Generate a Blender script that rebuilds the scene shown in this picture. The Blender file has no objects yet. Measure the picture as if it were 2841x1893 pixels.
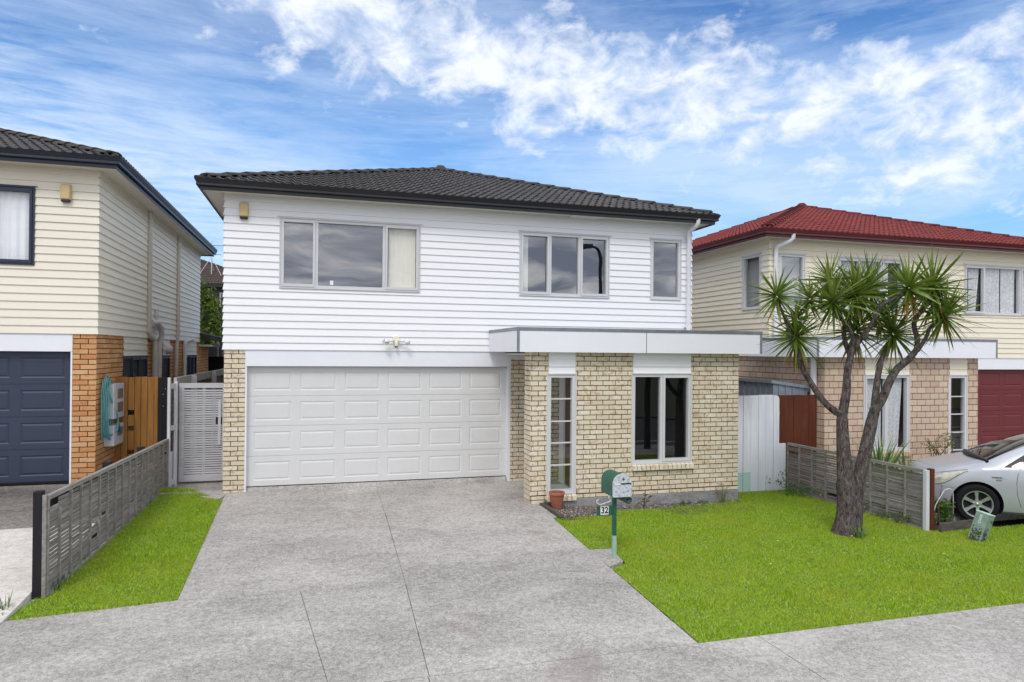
import bpy, bmesh, math, random
from mathutils import Vector, Matrix, noise as mnoise
random.seed(7)
R=math.radians
SC=bpy.context.scene
COL=SC.collection
PI=math.pi
# ------------------------------------------------------------------ materials
def nmat(name):
    m=bpy.data.materials.new(name); m.use_nodes=True
    nt=m.node_tree; nt.nodes.clear()
    out=nt.nodes.new('ShaderNodeOutputMaterial'); b=nt.nodes.new('ShaderNodeBsdfPrincipled')
    nt.links.new(b.outputs[0],out.inputs[0])
    return m,nt,b,out
def N(nt,t,**k):
    n=nt.nodes.new(t)
    for a,v in k.items():
        if a in n.inputs: n.inputs[a].default_value=v
        else: setattr(n,a,v)
    return n
def rgb(c): return (c[0],c[1],c[2],1)
def ramp(nt,fac,stops):
    r=nt.nodes.new('ShaderNodeValToRGB'); e=r.color_ramp.elements
    while len(e)<len(stops): e.new(.5)
    for i,(p,c) in enumerate(stops):
        e[i].position=p; e[i].color=rgb(c) if len(c)==3 else c
    nt.links.new(fac,r.inputs[0]); return r
def mixc(nt,f,a,b,bt='MIX'):
    m=nt.nodes.new('ShaderNodeMix'); m.data_type='RGBA'; m.blend_type=bt
    for s,i in((f,0),(a,6),(b,7)):
        if hasattr(s,'links') or isinstance(s,bpy.types.NodeSocket): nt.links.new(s,m.inputs[i])
        else: m.inputs[i].default_value=(rgb(s) if isinstance(s,tuple) and len(s)==3 else s)
    return m.outputs[2]
def coords(nt,scale=(1,1,1)):
    tc=nt.nodes.new('ShaderNodeTexCoord'); mp=nt.nodes.new('ShaderNodeMapping')
    mp.inputs['Scale'].default_value=scale
    nt.links.new(tc.outputs['Object'],mp.inputs[0]); return mp.outputs[0]
def noisef(nt,vec,scale,detail=6,rough=.6,dist=0):
    n=N(nt,'ShaderNodeTexNoise',Scale=scale,Detail=detail,Roughness=rough,Distortion=dist)
    nt.links.new(vec,n.inputs['Vector']); return n.outputs['Fac']
def bump(nt,b,h,strength=.3,dist=.01):
    u=N(nt,'ShaderNodeBump',Strength=strength,Distance=dist)
    nt.links.new(h,u.inputs['Height']); nt.links.new(u.outputs[0],b.inputs['Normal'])
def plain(name,c,rough=.5,metal=0,var=.12,vs=3,bs=0,bsc=60,stretch=(1,1,1),coat=0,spec=.5):
    m,nt,b,o=nmat(name)
    b.inputs['Roughness'].default_value=rough; b.inputs['Metallic'].default_value=metal
    b.inputs['Specular IOR Level'].default_value=spec
    if coat: b.inputs['Coat Weight'].default_value=coat; b.inputs['Coat Roughness'].default_value=.05
    v=coords(nt,stretch)
    if var:
        f=noisef(nt,v,vs,8,.65)
        r=ramp(nt,f,[(.3,tuple(x*(1-var) for x in c)),(.7,tuple(min(1,x*(1+var*.6)) for x in c))])
        nt.links.new(r.outputs[0],b.inputs['Base Color'])
    else: b.inputs['Base Color'].default_value=rgb(c)
    if bs: bump(nt,b,noisef(nt,v,bsc,4),bs,.004)
    return m
def brickmat(name,cols,stain,stw=.35):
    m,nt,b,o=nmat(name); b.inputs['Roughness'].default_value=.9; b.inputs['Specular IOR Level'].default_value=.2
    g=nt.nodes.new('ShaderNodeNewGeometry')
    r=ramp(nt,g.outputs['Random Per Island'],[(i/(len(cols)-1),c) for i,c in enumerate(cols)])
    v=coords(nt)
    fine=noisef(nt,v,70,4,.7)
    c1=mixc(nt,.25,r.outputs[0],ramp(nt,fine,[(.3,(.25,.2,.15)),(.7,(1,.95,.85))]).outputs[0],'SOFT_LIGHT')
    st=noisef(nt,v,9,3,.5,1.6); rs=ramp(nt,st,[(.56,(0,0,0)),(.60,(1,1,1)),(.66,(1,1,1)),(.70,(0,0,0))])
    ml=nt.nodes.new('ShaderNodeMath'); ml.operation='MULTIPLY'; ml.inputs[1].default_value=stw
    nt.links.new(rs.outputs[0],ml.inputs[0])
    c2=mixc(nt,ml.outputs[0],c1,stain)
    big=noisef(nt,v,1.3,5,.6)
    c3=mixc(nt,.22,c2,ramp(nt,big,[(.35,(.35,.3,.26)),(.65,(.9,.9,.9))]).outputs[0],'SOFT_LIGHT')
    nt.links.new(c3,b.inputs['Base Color'])
    bump(nt,b,noisef(nt,v,45,5,.7),.35,.006)
    return m
def concrete(name,base,lo,scale=1.0,streak=(1,1,1),speck=.5):
    m,nt,b,o=nmat(name); b.inputs['Roughness'].default_value=.93; b.inputs['Specular IOR Level'].default_value=.15
    v=coords(nt); vs=coords(nt,streak)
    a=noisef(nt,vs,.9*scale,10,.72,.4); f=noisef(nt,v,60*scale,5,.8,1.5); k=noisef(nt,v,17*scale,7,.75,.8)
    c=ramp(nt,a,[(.36,lo),(.64,base)]).outputs[0]
    c=mixc(nt,.75,c,ramp(nt,k,[(.40,(.30,.30,.30)),(.60,(.74,.735,.73))]).outputs[0],'SOFT_LIGHT')
    c=mixc(nt,speck,c,ramp(nt,f,[(.4,(.16,.16,.16)),(.6,(.86,.85,.84))]).outputs[0],'SOFT_LIGHT')
    if name=='driveway_concrete':
        st=noisef(nt,v,1.15,3,.45,.6); sr=ramp(nt,st,[(.66,(0,0,0)),(.74,(1,1,1))]).outputs[0]
        ms=nt.nodes.new('ShaderNodeMath'); ms.operation='MULTIPLY'; ms.inputs[1].default_value=.35; nt.links.new(sr,ms.inputs[0]); c=mixc(nt,ms.outputs[0],c,(.20,.17,.145))
        pk=ramp(nt,noisef(nt,v,26,2,.5),[(.755,(0,0,0)),(.775,(1,1,1))]).outputs[0]; c=mixc(nt,pk,c,(.72,.72,.70))
    big=noisef(nt,v,.35,3,.5)
    c=mixc(nt,.35,c,ramp(nt,big,[(.35,(.38,.38,.38)),(.65,(.66,.65,.64))]).outputs[0],'SOFT_LIGHT')
    nt.links.new(c,b.inputs['Base Color'])
    bump(nt,b,f,.45,.004)
    return m
def woodmat(name,c,c2,rough=.8,dirs=(1,1,.12),sc=14,rnd=.3,bs=.4):
    m,nt,b,o=nmat(name); b.inputs['Roughness'].default_value=rough; b.inputs['Specular IOR Level'].default_value=.25
    v=coords(nt,dirs); f=noisef(nt,v,sc,8,.7,.5)
    c0=ramp(nt,f,[(.32,c2),(.66,c)]).outputs[0]
    g=nt.nodes.new('ShaderNodeNewGeometry')
    c1=mixc(nt,rnd,c0,ramp(nt,g.outputs['Random Per Island'],[(0,(.3,.3,.3)),(1,(.75,.75,.75))]).outputs[0],'SOFT_LIGHT')
    nt.links.new(c1,b.inputs['Base Color']); bump(nt,b,f,bs,.004)
    return m
def leafmat(name,cols,rough=.45,trans=.25,spec=.4):
    m,nt,b,o=nmat(name); b.inputs['Roughness'].default_value=rough; b.inputs['Specular IOR Level'].default_value=spec
    g=nt.nodes.new('ShaderNodeNewGeometry')
    r=ramp(nt,g.outputs['Random Per Island'],[(i/(len(cols)-1),c) for i,c in enumerate(cols)])
    nt.links.new(r.outputs[0],b.inputs['Base Color'])
    t=nt.nodes.new('ShaderNodeBsdfTranslucent'); nt.links.new(r.outputs[0],t.inputs[0])
    mx=nt.nodes.new('ShaderNodeMixShader'); mx.inputs[0].default_value=trans
    nt.links.new(b.outputs[0],mx.inputs[1]); nt.links.new(t.outputs[0],mx.inputs[2]); nt.links.new(mx.outputs[0],o.inputs[0])
    return m
def glassmat(name,tint=(.8,.83,.83),ior=2.9,gl=(1,1,1)):
    m,nt,b,o=nmat(name); nt.nodes.remove(b)
    t=N(nt,'ShaderNodeBsdfTransparent'); t.inputs[0].default_value=rgb(tint)
    g=N(nt,'ShaderNodeBsdfGlossy',Roughness=.0); g.inputs[0].default_value=rgb(gl)
    f0=((ior-1)/(ior+1))**2
    lw=N(nt,'ShaderNodeLayerWeight',Blend=.5); pw=nt.nodes.new('ShaderNodeMath'); pw.operation='POWER'; pw.inputs[1].default_value=5; nt.links.new(lw.outputs['Facing'],pw.inputs[0])
    f=nt.nodes.new('ShaderNodeMath'); f.operation='MULTIPLY_ADD'; f.inputs[1].default_value=1-f0; f.inputs[2].default_value=f0; nt.links.new(pw.outputs[0],f.inputs[0])
    v=coords(nt); u=N(nt,'ShaderNodeBump',Strength=.04,Distance=.02); nt.links.new(noisef(nt,v,1.7,1),u.inputs['Height'])
    nt.links.new(u.outputs[0],g.inputs['Normal']); 
    mx=nt.nodes.new('ShaderNodeMixShader'); nt.links.new(f.outputs[0],mx.inputs[0])
    nt.links.new(t.outputs[0],mx.inputs[1]); nt.links.new(g.outputs[0],mx.inputs[2]); nt.links.new(mx.outputs[0],o.inputs[0])
    return m
M={}
M['white_board']=plain('white_board',(.86,.86,.875),.45,var=.03,vs=1.2,bs=.05,bsc=25,stretch=(.3,1,6))
M['cream_board']=plain('cream_board',(.80,.755,.63),.5,var=.04,vs=1.2,bs=.05,bsc=25,stretch=(.3,1,6))
M['ivory_board']=plain('ivory_board',(.82,.76,.60),.5,var=.04,vs=1.2,bs=.05,bsc=25,stretch=(.3,1,6))
M['white_panel']=plain('white_panel',(.82,.83,.87),.5,var=.03,vs=1.5)
M['soffit']=plain('soffit',(.72,.68,.60),.7,var=.05)
M['flashing']=plain('flashing',(.27,.29,.32),.45,.6,var=.25,vs=6)
M['alu']=plain('pale_aluminium',(.62,.625,.63),.4,var=.04)
M['navy']=plain('navy_aluminium',(.02,.03,.055),.4,var=.1)
M['black_gutter']=plain('dark_gutter',(.017,.016,.021),.38,var=.1)
M['navy_gutter']=plain('navy_gutter',(.012,.017,.03),.33,var=.1)
M['red_gutter']=plain('maroon_gutter',(.10,.014,.014),.4,var=.1)
M['brick_cream']=brickmat('cream_brick',[(.62,.53,.39),(.70,.62,.48),(.66,.57,.43),(.74,.67,.54),(.66,.56,.41)],(.42,.27,.14),.6)
M['brick_orange']=brickmat('orange_brick',[(.55,.28,.12),(.61,.35,.17),(.50,.23,.09),(.63,.38,.20),(.57,.31,.14)],(.36,.12,.05),.35)
M['brick_pink']=brickmat('pink_brick',[(.50,.37,.28),(.58,.45,.34),(.53,.40,.32),(.60,.48,.35),(.50,.36,.28)],(.40,.28,.20),.25)
M['mortar_dark']=plain('brown_mortar',(.055,.030,.018),.95,var=.2,vs=30)
M['mortar_black']=plain('black_mortar',(.035,.022,.018),.95,var=.2,vs=30)
M['tile_black']=plain('charcoal_tile',(.062,.056,.054),.6,var=.6,vs=5,bs=.2,bsc=80,spec=.3)
M['tile_red']=plain('red_tile',(.20,.034,.030),.7,var=.35,vs=5,bs=.2,bsc=80,spec=.25)
M['tile_brown']=plain('brown_tile',(.085,.062,.053),.75,var=.35,vs=3,spec=.2)
M['cap_dark']=plain('weathered_cap_tile',(.075,.066,.057),.85,var=.45,vs=5,bs=.3,bsc=60,spec=.2)
M['cap_red']=plain('red_cap_tile',(.14,.03,.028),.85,var=.35,vs=5,bs=.3,bsc=60,spec=.2)
M['door_grey']=plain('pale_grey_door',(.68,.68,.665),.5,var=.03)
M['door_navy']=plain('navy_door',(.030,.042,.075),.5,var=.06,bs=.1,bsc=200)
M['door_maroon']=plain('maroon_door',(.135,.014,.016),.5,var=.06,bs=.1,bsc=200)
M['dark']=plain('dark_gap',(.01,.01,.01),.9,var=0)
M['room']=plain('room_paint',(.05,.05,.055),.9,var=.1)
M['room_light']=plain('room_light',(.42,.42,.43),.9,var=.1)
M['glass']=glassmat('window_glass')
M['glass_porch']=glassmat('porch_window_glass',(.75,.77,.75),1.9)
M['glass_clear']=glassmat('clear_window_glass',(.97,.97,.97),1.55)
M['glass_dark']=glassmat('dark_window_glass',(.6,.6,.6),1.85)
M['car_glass']=glassmat('car_glass',(.30,.34,.33),1.8)
M['curtain']=plain('white_curtain',(.90,.91,.95),.9,var=.04)
M['lace']=plain('lace_curtain',(.62,.64,.65),.9,var=.35,vs=22)
M['blind']=plain('cream_blind',(.80,.78,.68),.8,var=.03)
M['pvc']=plain('white_pipe',(.80,.80,.83),.35,var=.02)
M['pvc_grey']=plain('grey_pipe',(.62,.62,.62),.5,var=.06)
M['pipe_beige']=plain('beige_pipe',(.58,.55,.48),.5,var=.06)
M['alarm']=plain('yellowed_plastic',(.62,.47,.24),.5,var=.08,vs=8)
M['cream_plastic']=plain('cream_plastic',(.78,.74,.6),.45,var=.05)
M['chrome']=plain('chrome',(.8,.8,.82),.08,1,var=0)
M['black_plastic']=plain('black_plastic',(.018,.018,.02),.5,var=.1)
M['concrete']=concrete('driveway_concrete',(.435,.415,.39),(.29,.28,.262),1.0,(.7,1.1,1),.8)
M['concrete_dark']=concrete('stained_concrete',(.28,.26,.235),(.12,.11,.10),.9,(.5,1.5,1))
M['concrete_pale']=concrete('pale_concrete',(.64,.60,.55),(.50,.47,.45),.7,(1,1,1),.4)
M['concrete_grey']=concrete('foundation_concrete',(.33,.33,.33),(.17,.17,.165),2.5,(.4,1,1))
M['joint']=plain('joint_dirt',(.34,.33,.31),.95,var=.3,vs=20)
M['earth']=plain('earth',(.07,.055,.04),.95,var=.5,vs=15,bs=.6,bsc=60)
M['asphalt']=plain('asphalt',(.055,.055,.055),.9,var=.25,vs=40,bs=.4,bsc=120)
M['turf']=plain('turf_soil',(.17,.25,.025),.95,var=.3,vs=12)
M['grass']=leafmat('grass_blades',[(.15,.28,.008),(.39,.60,.025),(.30,.49,.015),(.54,.68,.05),(.05,.13,.008),(.42,.58,.03),(.33,.50,.015),(.23,.41,.012),(.72,.76,.42)],.6,.3,.2)
def patch_grass():
    m=M['grass']; nt=m.node_tree; r=[n for n in nt.nodes if n.type=='VALTORGB'][0]
    v=coords(nt); f=noisef(nt,v,.9,5,.6,.4); f2=noisef(nt,v,4.5,3,.6)
    a=ramp(nt,f,[(.46,(0,0,0)),(.66,(.55,.55,.55))]).outputs[0]; b=ramp(nt,f2,[(.60,(0,0,0)),(.74,(.5,.5,.5))]).outputs[0]
    c=mixc(nt,a,r.outputs[0],(.46,.50,.05)); c=mixc(nt,b,c,(.26,.36,.05))
    for n in nt.nodes:
        if n.type=='BSDF_PRINCIPLED': nt.links.new(c,n.inputs['Base Color'])
        if n.type=='BSDF_TRANSLUCENT': nt.links.new(c,n.inputs[0])
patch_grass()
M['verge']=plain('verge_grass',(.06,.075,.04),.95,var=.4,vs=8)
M['palm_leaf']=leafmat('sword_leaf',[(.07,.125,.012),(.15,.23,.025),(.10,.17,.016),(.22,.30,.045),(.11,.18,.02),(.28,.32,.06)],.38,.3,.5)
M['dead_leaf']=leafmat('dead_leaf',[(.35,.22,.03),(.16,.08,.03),(.45,.30,.04),(.12,.06,.03)],.7,.2,.2)
M['hedge_leaf']=leafmat('hedge_leaf',[(.03,.07,.010),(.07,.14,.015),(.12,.19,.02),(.20,.24,.03),(.04,.09,.012)],.45,.3,.4)
M['weed_leaf']=leafmat('weed_leaf',[(.04,.10,.02),(.09,.18,.03),(.12,.22,.04),(.06,.12,.03)],.5,.3,.3)
M['strap_leaf']=leafmat('strap_leaf',[(.09,.19,.05),(.18,.30,.08),(.13,.24,.07),(.30,.36,.13)],.45,.25,.4)
M['shrub_leaf']=leafmat('shrub_leaf',[(.13,.15,.03),(.22,.22,.05),(.10,.13,.03)],.5,.3,.3)
M['petal']=plain('yellow_petal',(.85,.6,.02),.6,var=.05)
M['bark']=None
def barkm():
    m,nt,b,o=nmat('grey_bark'); b.inputs['Roughness'].default_value=.95; b.inputs['Specular IOR Level'].default_value=.15
    v=coords(nt,(1,1,.35)); f=noisef(nt,v,26,8,.75,.8); v2=coords(nt); k=noisef(nt,v2,60,3,.6); g=noisef(nt,v2,2.2,4)
    c=ramp(nt,f,[(.36,(.022,.017,.015)),(.5,(.105,.088,.082)),(.66,(.23,.205,.195))]).outputs[0]
    c=mixc(nt,.35,c,ramp(nt,g,[(.35,(.3,.28,.26)),(.65,(.65,.62,.6))]).outputs[0],'SOFT_LIGHT')
    sp=ramp(nt,k,[(.70,(0,0,0)),(.76,(1,1,1))]).outputs[0]
    c=mixc(nt,sp,c,(.36,.34,.32)); nt.links.new(c,b.inputs['Base Color']); bump(nt,b,f,1.0,.03); return m
M['bark']=barkm()
M['twig']=plain('twig',(.10,.07,.045),.9,var=.2)
M['slat_grey']=woodmat('weathered_slat',(.31,.29,.275),(.13,.115,.105),.9,(.4,.1,3),14,.6)
M['rail_grey']=woodmat('weathered_rail',(.34,.33,.30),(.17,.155,.14),.9,(1,.12,1),16,.3)
M['white_timber']=woodmat('worn_white_paint',(.66,.67,.71),(.54,.55,.58),.7,(1,1,.12),9,.15,.2)
M['gate_white']=woodmat('gate_white_paint',(.60,.60,.63),(.46,.46,.48),.7,(.15,1,1),9,.25,.2)
M['paling_white']=woodmat('paling_white_paint',(.74,.76,.80),(.60,.63,.68),.7,(1,1,.1),11,.12,.25)
M['brown_stain']=woodmat('brown_stained_timber',(.135,.035,.014),(.065,.017,.008),.75,(1,1,.1),13,.3)
M['golden_timber']=woodmat('golden_stained_timber',(.42,.20,.05),(.27,.115,.026),.7,(1,1,.1),11,.35)
M['dark_timber']=woodmat('dark_stained_timber',(.022,.021,.026),(.012,.011,.012),.8,(1,1,.1),11,.2)
M['edge_timber']=woodmat('old_sleeper',(.13,.115,.10),(.05,.045,.04),.9,(.3,.3,1),13,.2)
M['mint_paint']=plain('mint_paint',(.43,.60,.57),.7,var=.1)
M['steel_blue']=plain('blue_grey_steel',(.24,.28,.33),.45,.2,var=.12,vs=5)
M['meter_box']=plain('pale_grey_box',(.53,.55,.60),.5,var=.04)
M['meter_glass']=plain('meter_window',(.16,.14,.14),.3,var=.1)
M['hose']=plain('teal_hose',(.10,.36,.37),.45,var=.1,vs=10)
M['green_enamel']=plain('green_enamel',(.012,.105,.06),.45,var=.35,vs=9)
M['pale_green']=plain('faded_green_paint',(.30,.46,.38),.6,var=.15,vs=12)
M['mottled']=None
def mott():
    m,nt,b,o=nmat('mottled_silver'); b.inputs['Roughness'].default_value=.5; b.inputs['Metallic'].default_value=.2
    v=coords(nt); f=noisef(nt,v,38,6,.75); c=ramp(nt,f,[(.33,(.12,.14,.17)),(.42,(.42,.45,.50)),(.5,(.62,.65,.70))]).outputs[0]
    nt.links.new(c,b.inputs['Base Color']); return m
M['mottled']=mott()
M['dark_green_grey']=plain('dirty_green',(.05,.10,.085),.6,var=.4,vs=20)
M['white_sticker']=plain('white_sticker',(.8,.8,.8),.5,var=.02)
M['ink']=plain('black_ink',(.01,.01,.01),.5,var=0)
M['terracotta']=plain('terracotta',(.33,.115,.065),.8,var=.2,vs=7,bs=.1)
M['pedestal']=plain('green_pedestal',(.22,.31,.25),.6,var=.25,vs=14)
M['pedestal_top']=plain('pale_pedestal_lid',(.50,.63,.53),.6,var=.1,vs=14)
M['grime']=plain('grime',(.06,.07,.04),.95,var=.4,vs=30)
M['white_text']=plain('white_text',(.75,.78,.75),.6,var=0)
M['silver_paint']=None
def carp():
    m,nt,b,o=nmat('silver_car_paint'); b.inputs['Base Color'].default_value=(.50,.52,.56,1); b.inputs['Metallic'].default_value=.45
    b.inputs['Roughness'].default_value=.36; b.inputs['Coat Weight'].default_value=.6; b.inputs['Coat Roughness'].default_value=.06
    return m
M['silver_paint']=carp()
M['rubber']=plain('tyre_rubber',(.010,.010,.011),.85,var=.1,spec=.25)
M['alloy']=plain('alloy',(.50,.51,.53),.3,.7,var=.03)
M['lamp_lens']=plain('headlamp_lens',(.62,.60,.50),.12,.3,var=.35,vs=14,coat=.8)
M['amber']=plain('grey_indicator',(.25,.22,.2),.3,var=.1)
M['far_wall']=plain('dark_grey_board',(.095,.09,.08),.8,var=.08)
M['red_door']=plain('red_brown_door',(.09,.025,.018),.5,var=.1)
# ------------------------------------------------------------------ mesh helper
SX=1
class MB:
    def __init__(s): s.v=[];s.f=[];s.m=[]
    def add(s,vs,fs,mi=0):
        o=len(s.v); s.v+= [tuple(p) for p in vs]
        for f in fs: s.f.append(tuple(i+o for i in f)); s.m.append(mi)
    def box(s,a,b,mi=0):
        x0,y0,z0=a;x1,y1,z1=b
        if x0>x1:x0,x1=x1,x0
        if y0>y1:y0,y1=y1,y0
        if z0>z1:z0,z1=z1,z0
        s.add([(x0,y0,z0),(x1,y0,z0),(x1,y1,z0),(x0,y1,z0),(x0,y0,z1),(x1,y0,z1),(x1,y1,z1),(x0,y1,z1)],
              [(0,3,2,1),(4,5,6,7),(0,1,5,4),(1,2,6,5),(2,3,7,6),(3,0,4,7)],mi)
    def obox(s,c,ax,h,mi=0):
        c=Vector(c); X,Y,Z=[Vector(a)*k for a,k in zip(ax,h)]
        vs=[c+X*a+Y*b+Z*d for d in(-1,1) for a,b in((-1,-1),(1,-1),(1,1),(-1,1))]
        s.add(vs,[(0,3,2,1),(4,5,6,7),(0,1,5,4),(1,2,6,5),(2,3,7,6),(3,0,4,7)],mi)
    def quad(s,p,mi=0): s.add(p,[tuple(range(len(p)))],mi)
    def tube(s,pts,r,n=8,mi=0,cap=True):
        pts=[Vector(p) for p in pts]; rs=r if isinstance(r,(list,tuple)) else [r]*len(pts)
        o=len(s.v); up=Vector((0,0,1)); prev=None
        for i,p in enumerate(pts):
            d=(pts[min(i+1,len(pts)-1)]-pts[max(i-1,0)]).normalized()
            if prev is None:
                a=d.cross(up) if abs(d.z)<.95 else d.cross(Vector((1,0,0)))
            else: a=prev-d*prev.dot(d)
            a.normalize(); prev=a; b=d.cross(a)
            for k in range(n):
                t=2*PI*k/n; s.v.append(tuple(p+(a*math.cos(t)+b*math.sin(t))*rs[i]))
        for i in range(len(pts)-1):
            for k in range(n):
                k2=(k+1)%n; s.f.append((o+i*n+k,o+i*n+k2,o+(i+1)*n+k2,o+(i+1)*n+k)); s.m.append(mi)
        if cap:
            s.f.append(tuple(o+k for k in range(n))[::-1]); s.m.append(mi)
            s.f.append(tuple(o+(len(pts)-1)*n+k for k in range(n))); s.m.append(mi)
    def lathe(s,prof,c=(0,0,0),n=24,ax='z',mi=0):
        o=len(s.v)
        for r,h in prof:
            for k in range(n):
                t=2*PI*k/n; x,y=r*math.cos(t),r*math.sin(t)
                p={'z':(x,y,h),'y':(x,h,y),'x':(h,x,y)}[ax]
                s.v.append((c[0]+p[0],c[1]+p[1],c[2]+p[2]))
        for i in range(len(prof)-1):
            for k in range(n):
                k2=(k+1)%n; s.f.append((o+i*n+k,o+i*n+k2,o+(i+1)*n+k2,o+(i+1)*n+k)); s.m.append(mi)
    def build(s,name,mats,parent=None,smooth=False,label=None,bevel=0,xf=None,nosx=False):
        me=bpy.data.meshes.new(name)
        vs=s.v
        if xf is not None: vs=[tuple(xf@Vector(p)) for p in vs]
        if SX<0 and not nosx: me.from_pydata([(-x,y,z) for x,y,z in vs],[],[f[::-1] for f in s.f])
        else: me.from_pydata(vs,[],s.f)
        if not isinstance(mats,(list,tuple)): mats=[mats]
        for m in mats: me.materials.append(M[m] if isinstance(m,str) else m)
        if len(mats)>1: me.polygons.foreach_set('material_index',s.m)
        if smooth: me.polygons.foreach_set('use_smooth',[True]*len(me.polygons))
        me.update()
        o=bpy.data.objects.new(name,me); COL.objects.link(o)
        if parent: o.parent=parent
        if label: o['label']=label
        if bevel:
            b=o.modifiers.new('bevel','BEVEL'); b.width=bevel; b.segments=2; b.limit_method='ANGLE'
        return o
def smooth_angle(o,a=35):
    me=o.data
    try: me.set_sharp_from_angle(angle=R(a))
    except Exception: pass
    return o
def thing(name,label,cat,loc=(0,0,0),rz=0,group=None,kind=None):
    o=bpy.data.objects.new(name,None); COL.objects.link(o); o.empty_display_size=.2
    o.location=loc; o.rotation_euler=(0,0,rz); o['label']=label; o['category']=cat
    if group:o['group']=group
    if kind:o['kind']=kind
    return o
def tag(o,label,cat,group=None,kind=None):
    if label:o['label']=label
    if cat:o['category']=cat
    if group:o['group']=group
    if kind:o['kind']=kind
    return o
def struct(o): o['kind']='structure'; return o
# wall frame: P(u,d,z): u along wall, d outward
def frame(O,U,Nn):
    O=Vector(O);U=Vector(U);Nn=Vector(Nn)
    return lambda u,d,z:(O+U*u+Nn*d+Vector((0,0,z)))
def rects(u0,u1,z0,z1,ops):
    """split rectangle minus openings into rectangles"""
    zs=sorted({z0,z1}|{z for o in ops for z in o[2:4] if z0<z<z1}); out=[]
    for a,b in zip(zs,zs[1:]):
        if b-a<1e-5: continue
        mid=(a+b)/2; cuts=sorted((max(o[0],u0),min(o[1],u1)) for o in ops if o[2]<mid<o[3] and o[1]>u0 and o[0]<u1)
        x=u0
        for c,d in cuts:
            if c>x+1e-5: out.append((x,c,a,b))
            x=max(x,d)
        if x<u1-1e-5: out.append((x,u1,a,b))
    return out
def boards(mb,F,u0,u1,z0,z1,ops=(),H=.1315,o0=.040,o1=.019,m0=True,m1=True,rng=None):
    k=0; z=z0
    while z<z1-.01:
        zt=min(z+H,z1)
        for (a,b,c,d) in rects(u0,u1,z,zt,ops):
            def off(q): return o0+(o1-o0)*((q-z)/H)
            oc,od=off(c),off(d)
            ac=a-(oc if (m0 and a==u0) else 0); ad=a-(od if (m0 and a==u0) else 0)
            bc=b+(oc if (m1 and b==u1) else 0); bd=b+(od if (m1 and b==u1) else 0)
            mb.quad([F(ac,oc,c),F(bc,oc,c),F(bd,od,d),F(ad,od,d)])
            if c==z: mb.quad([F(ac,oc,c),F(bc,oc,c),F(bc,o1-.01,c),F(ac,o1-.01,c)])
        z=zt
def bricks(mb,mo,F,u0,u1,z0,z1,ops=(),L=.24,H=.086,j=.0135,pr=.007,phase=0,thick=.0,ztop=None):
    rw=0; z=z1
    # courses counted from the top
    while z>z0+1e-4:
        zb=max(z-H,z0)
        off=(0 if rw%2==0 else L/2)+phase
        x=u0-off%L-(L if off else 0)
        while x<u1:
            a,b=max(x+j/2,u0),min(x+L-j/2,u1)
            x+=L
            if b-a<.004: continue
            for (p,q,c,d) in rects(a,b,zb+j*.5,z-j*.5,ops):
                if q-p<.004 or d-c<.01: continue
                e=lambda:random.uniform(-.0012,.0012)
                pp=pr+random.uniform(-.0015,.0015)
                v=[F(p,0,c),F(q,0,c),F(q,0,d),F(p,0,d),F(p+e(),pp,c+e()),F(q+e(),pp,c+e()),F(q+e(),pp,d+e()),F(p+e(),pp,d+e())]
                mb.add(v,[(4,5,6,7),(0,1,5,4),(1,2,6,5),(2,3,7,6),(3,0,4,7)])
        z=zb; rw+=1
    for (a,b,c,d) in rects(u0,u1,z0,z1,ops): mo.quad([F(a,0,c),F(b,0,c),F(b,0,d),F(a,0,d)])
def fbox(mb,F,u0,u1,d0,d1,z0,z1,mi=0):
    vs=[F(u,d,z) for z in(z0,z1) for u,d in((u0,d0),(u1,d0),(u1,d1),(u0,d1))]
    mb.add(vs,[(0,3,2,1),(4,5,6,7),(0,1,5,4),(1,2,6,5),(2,3,7,6),(3,0,4,7)],mi)
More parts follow.
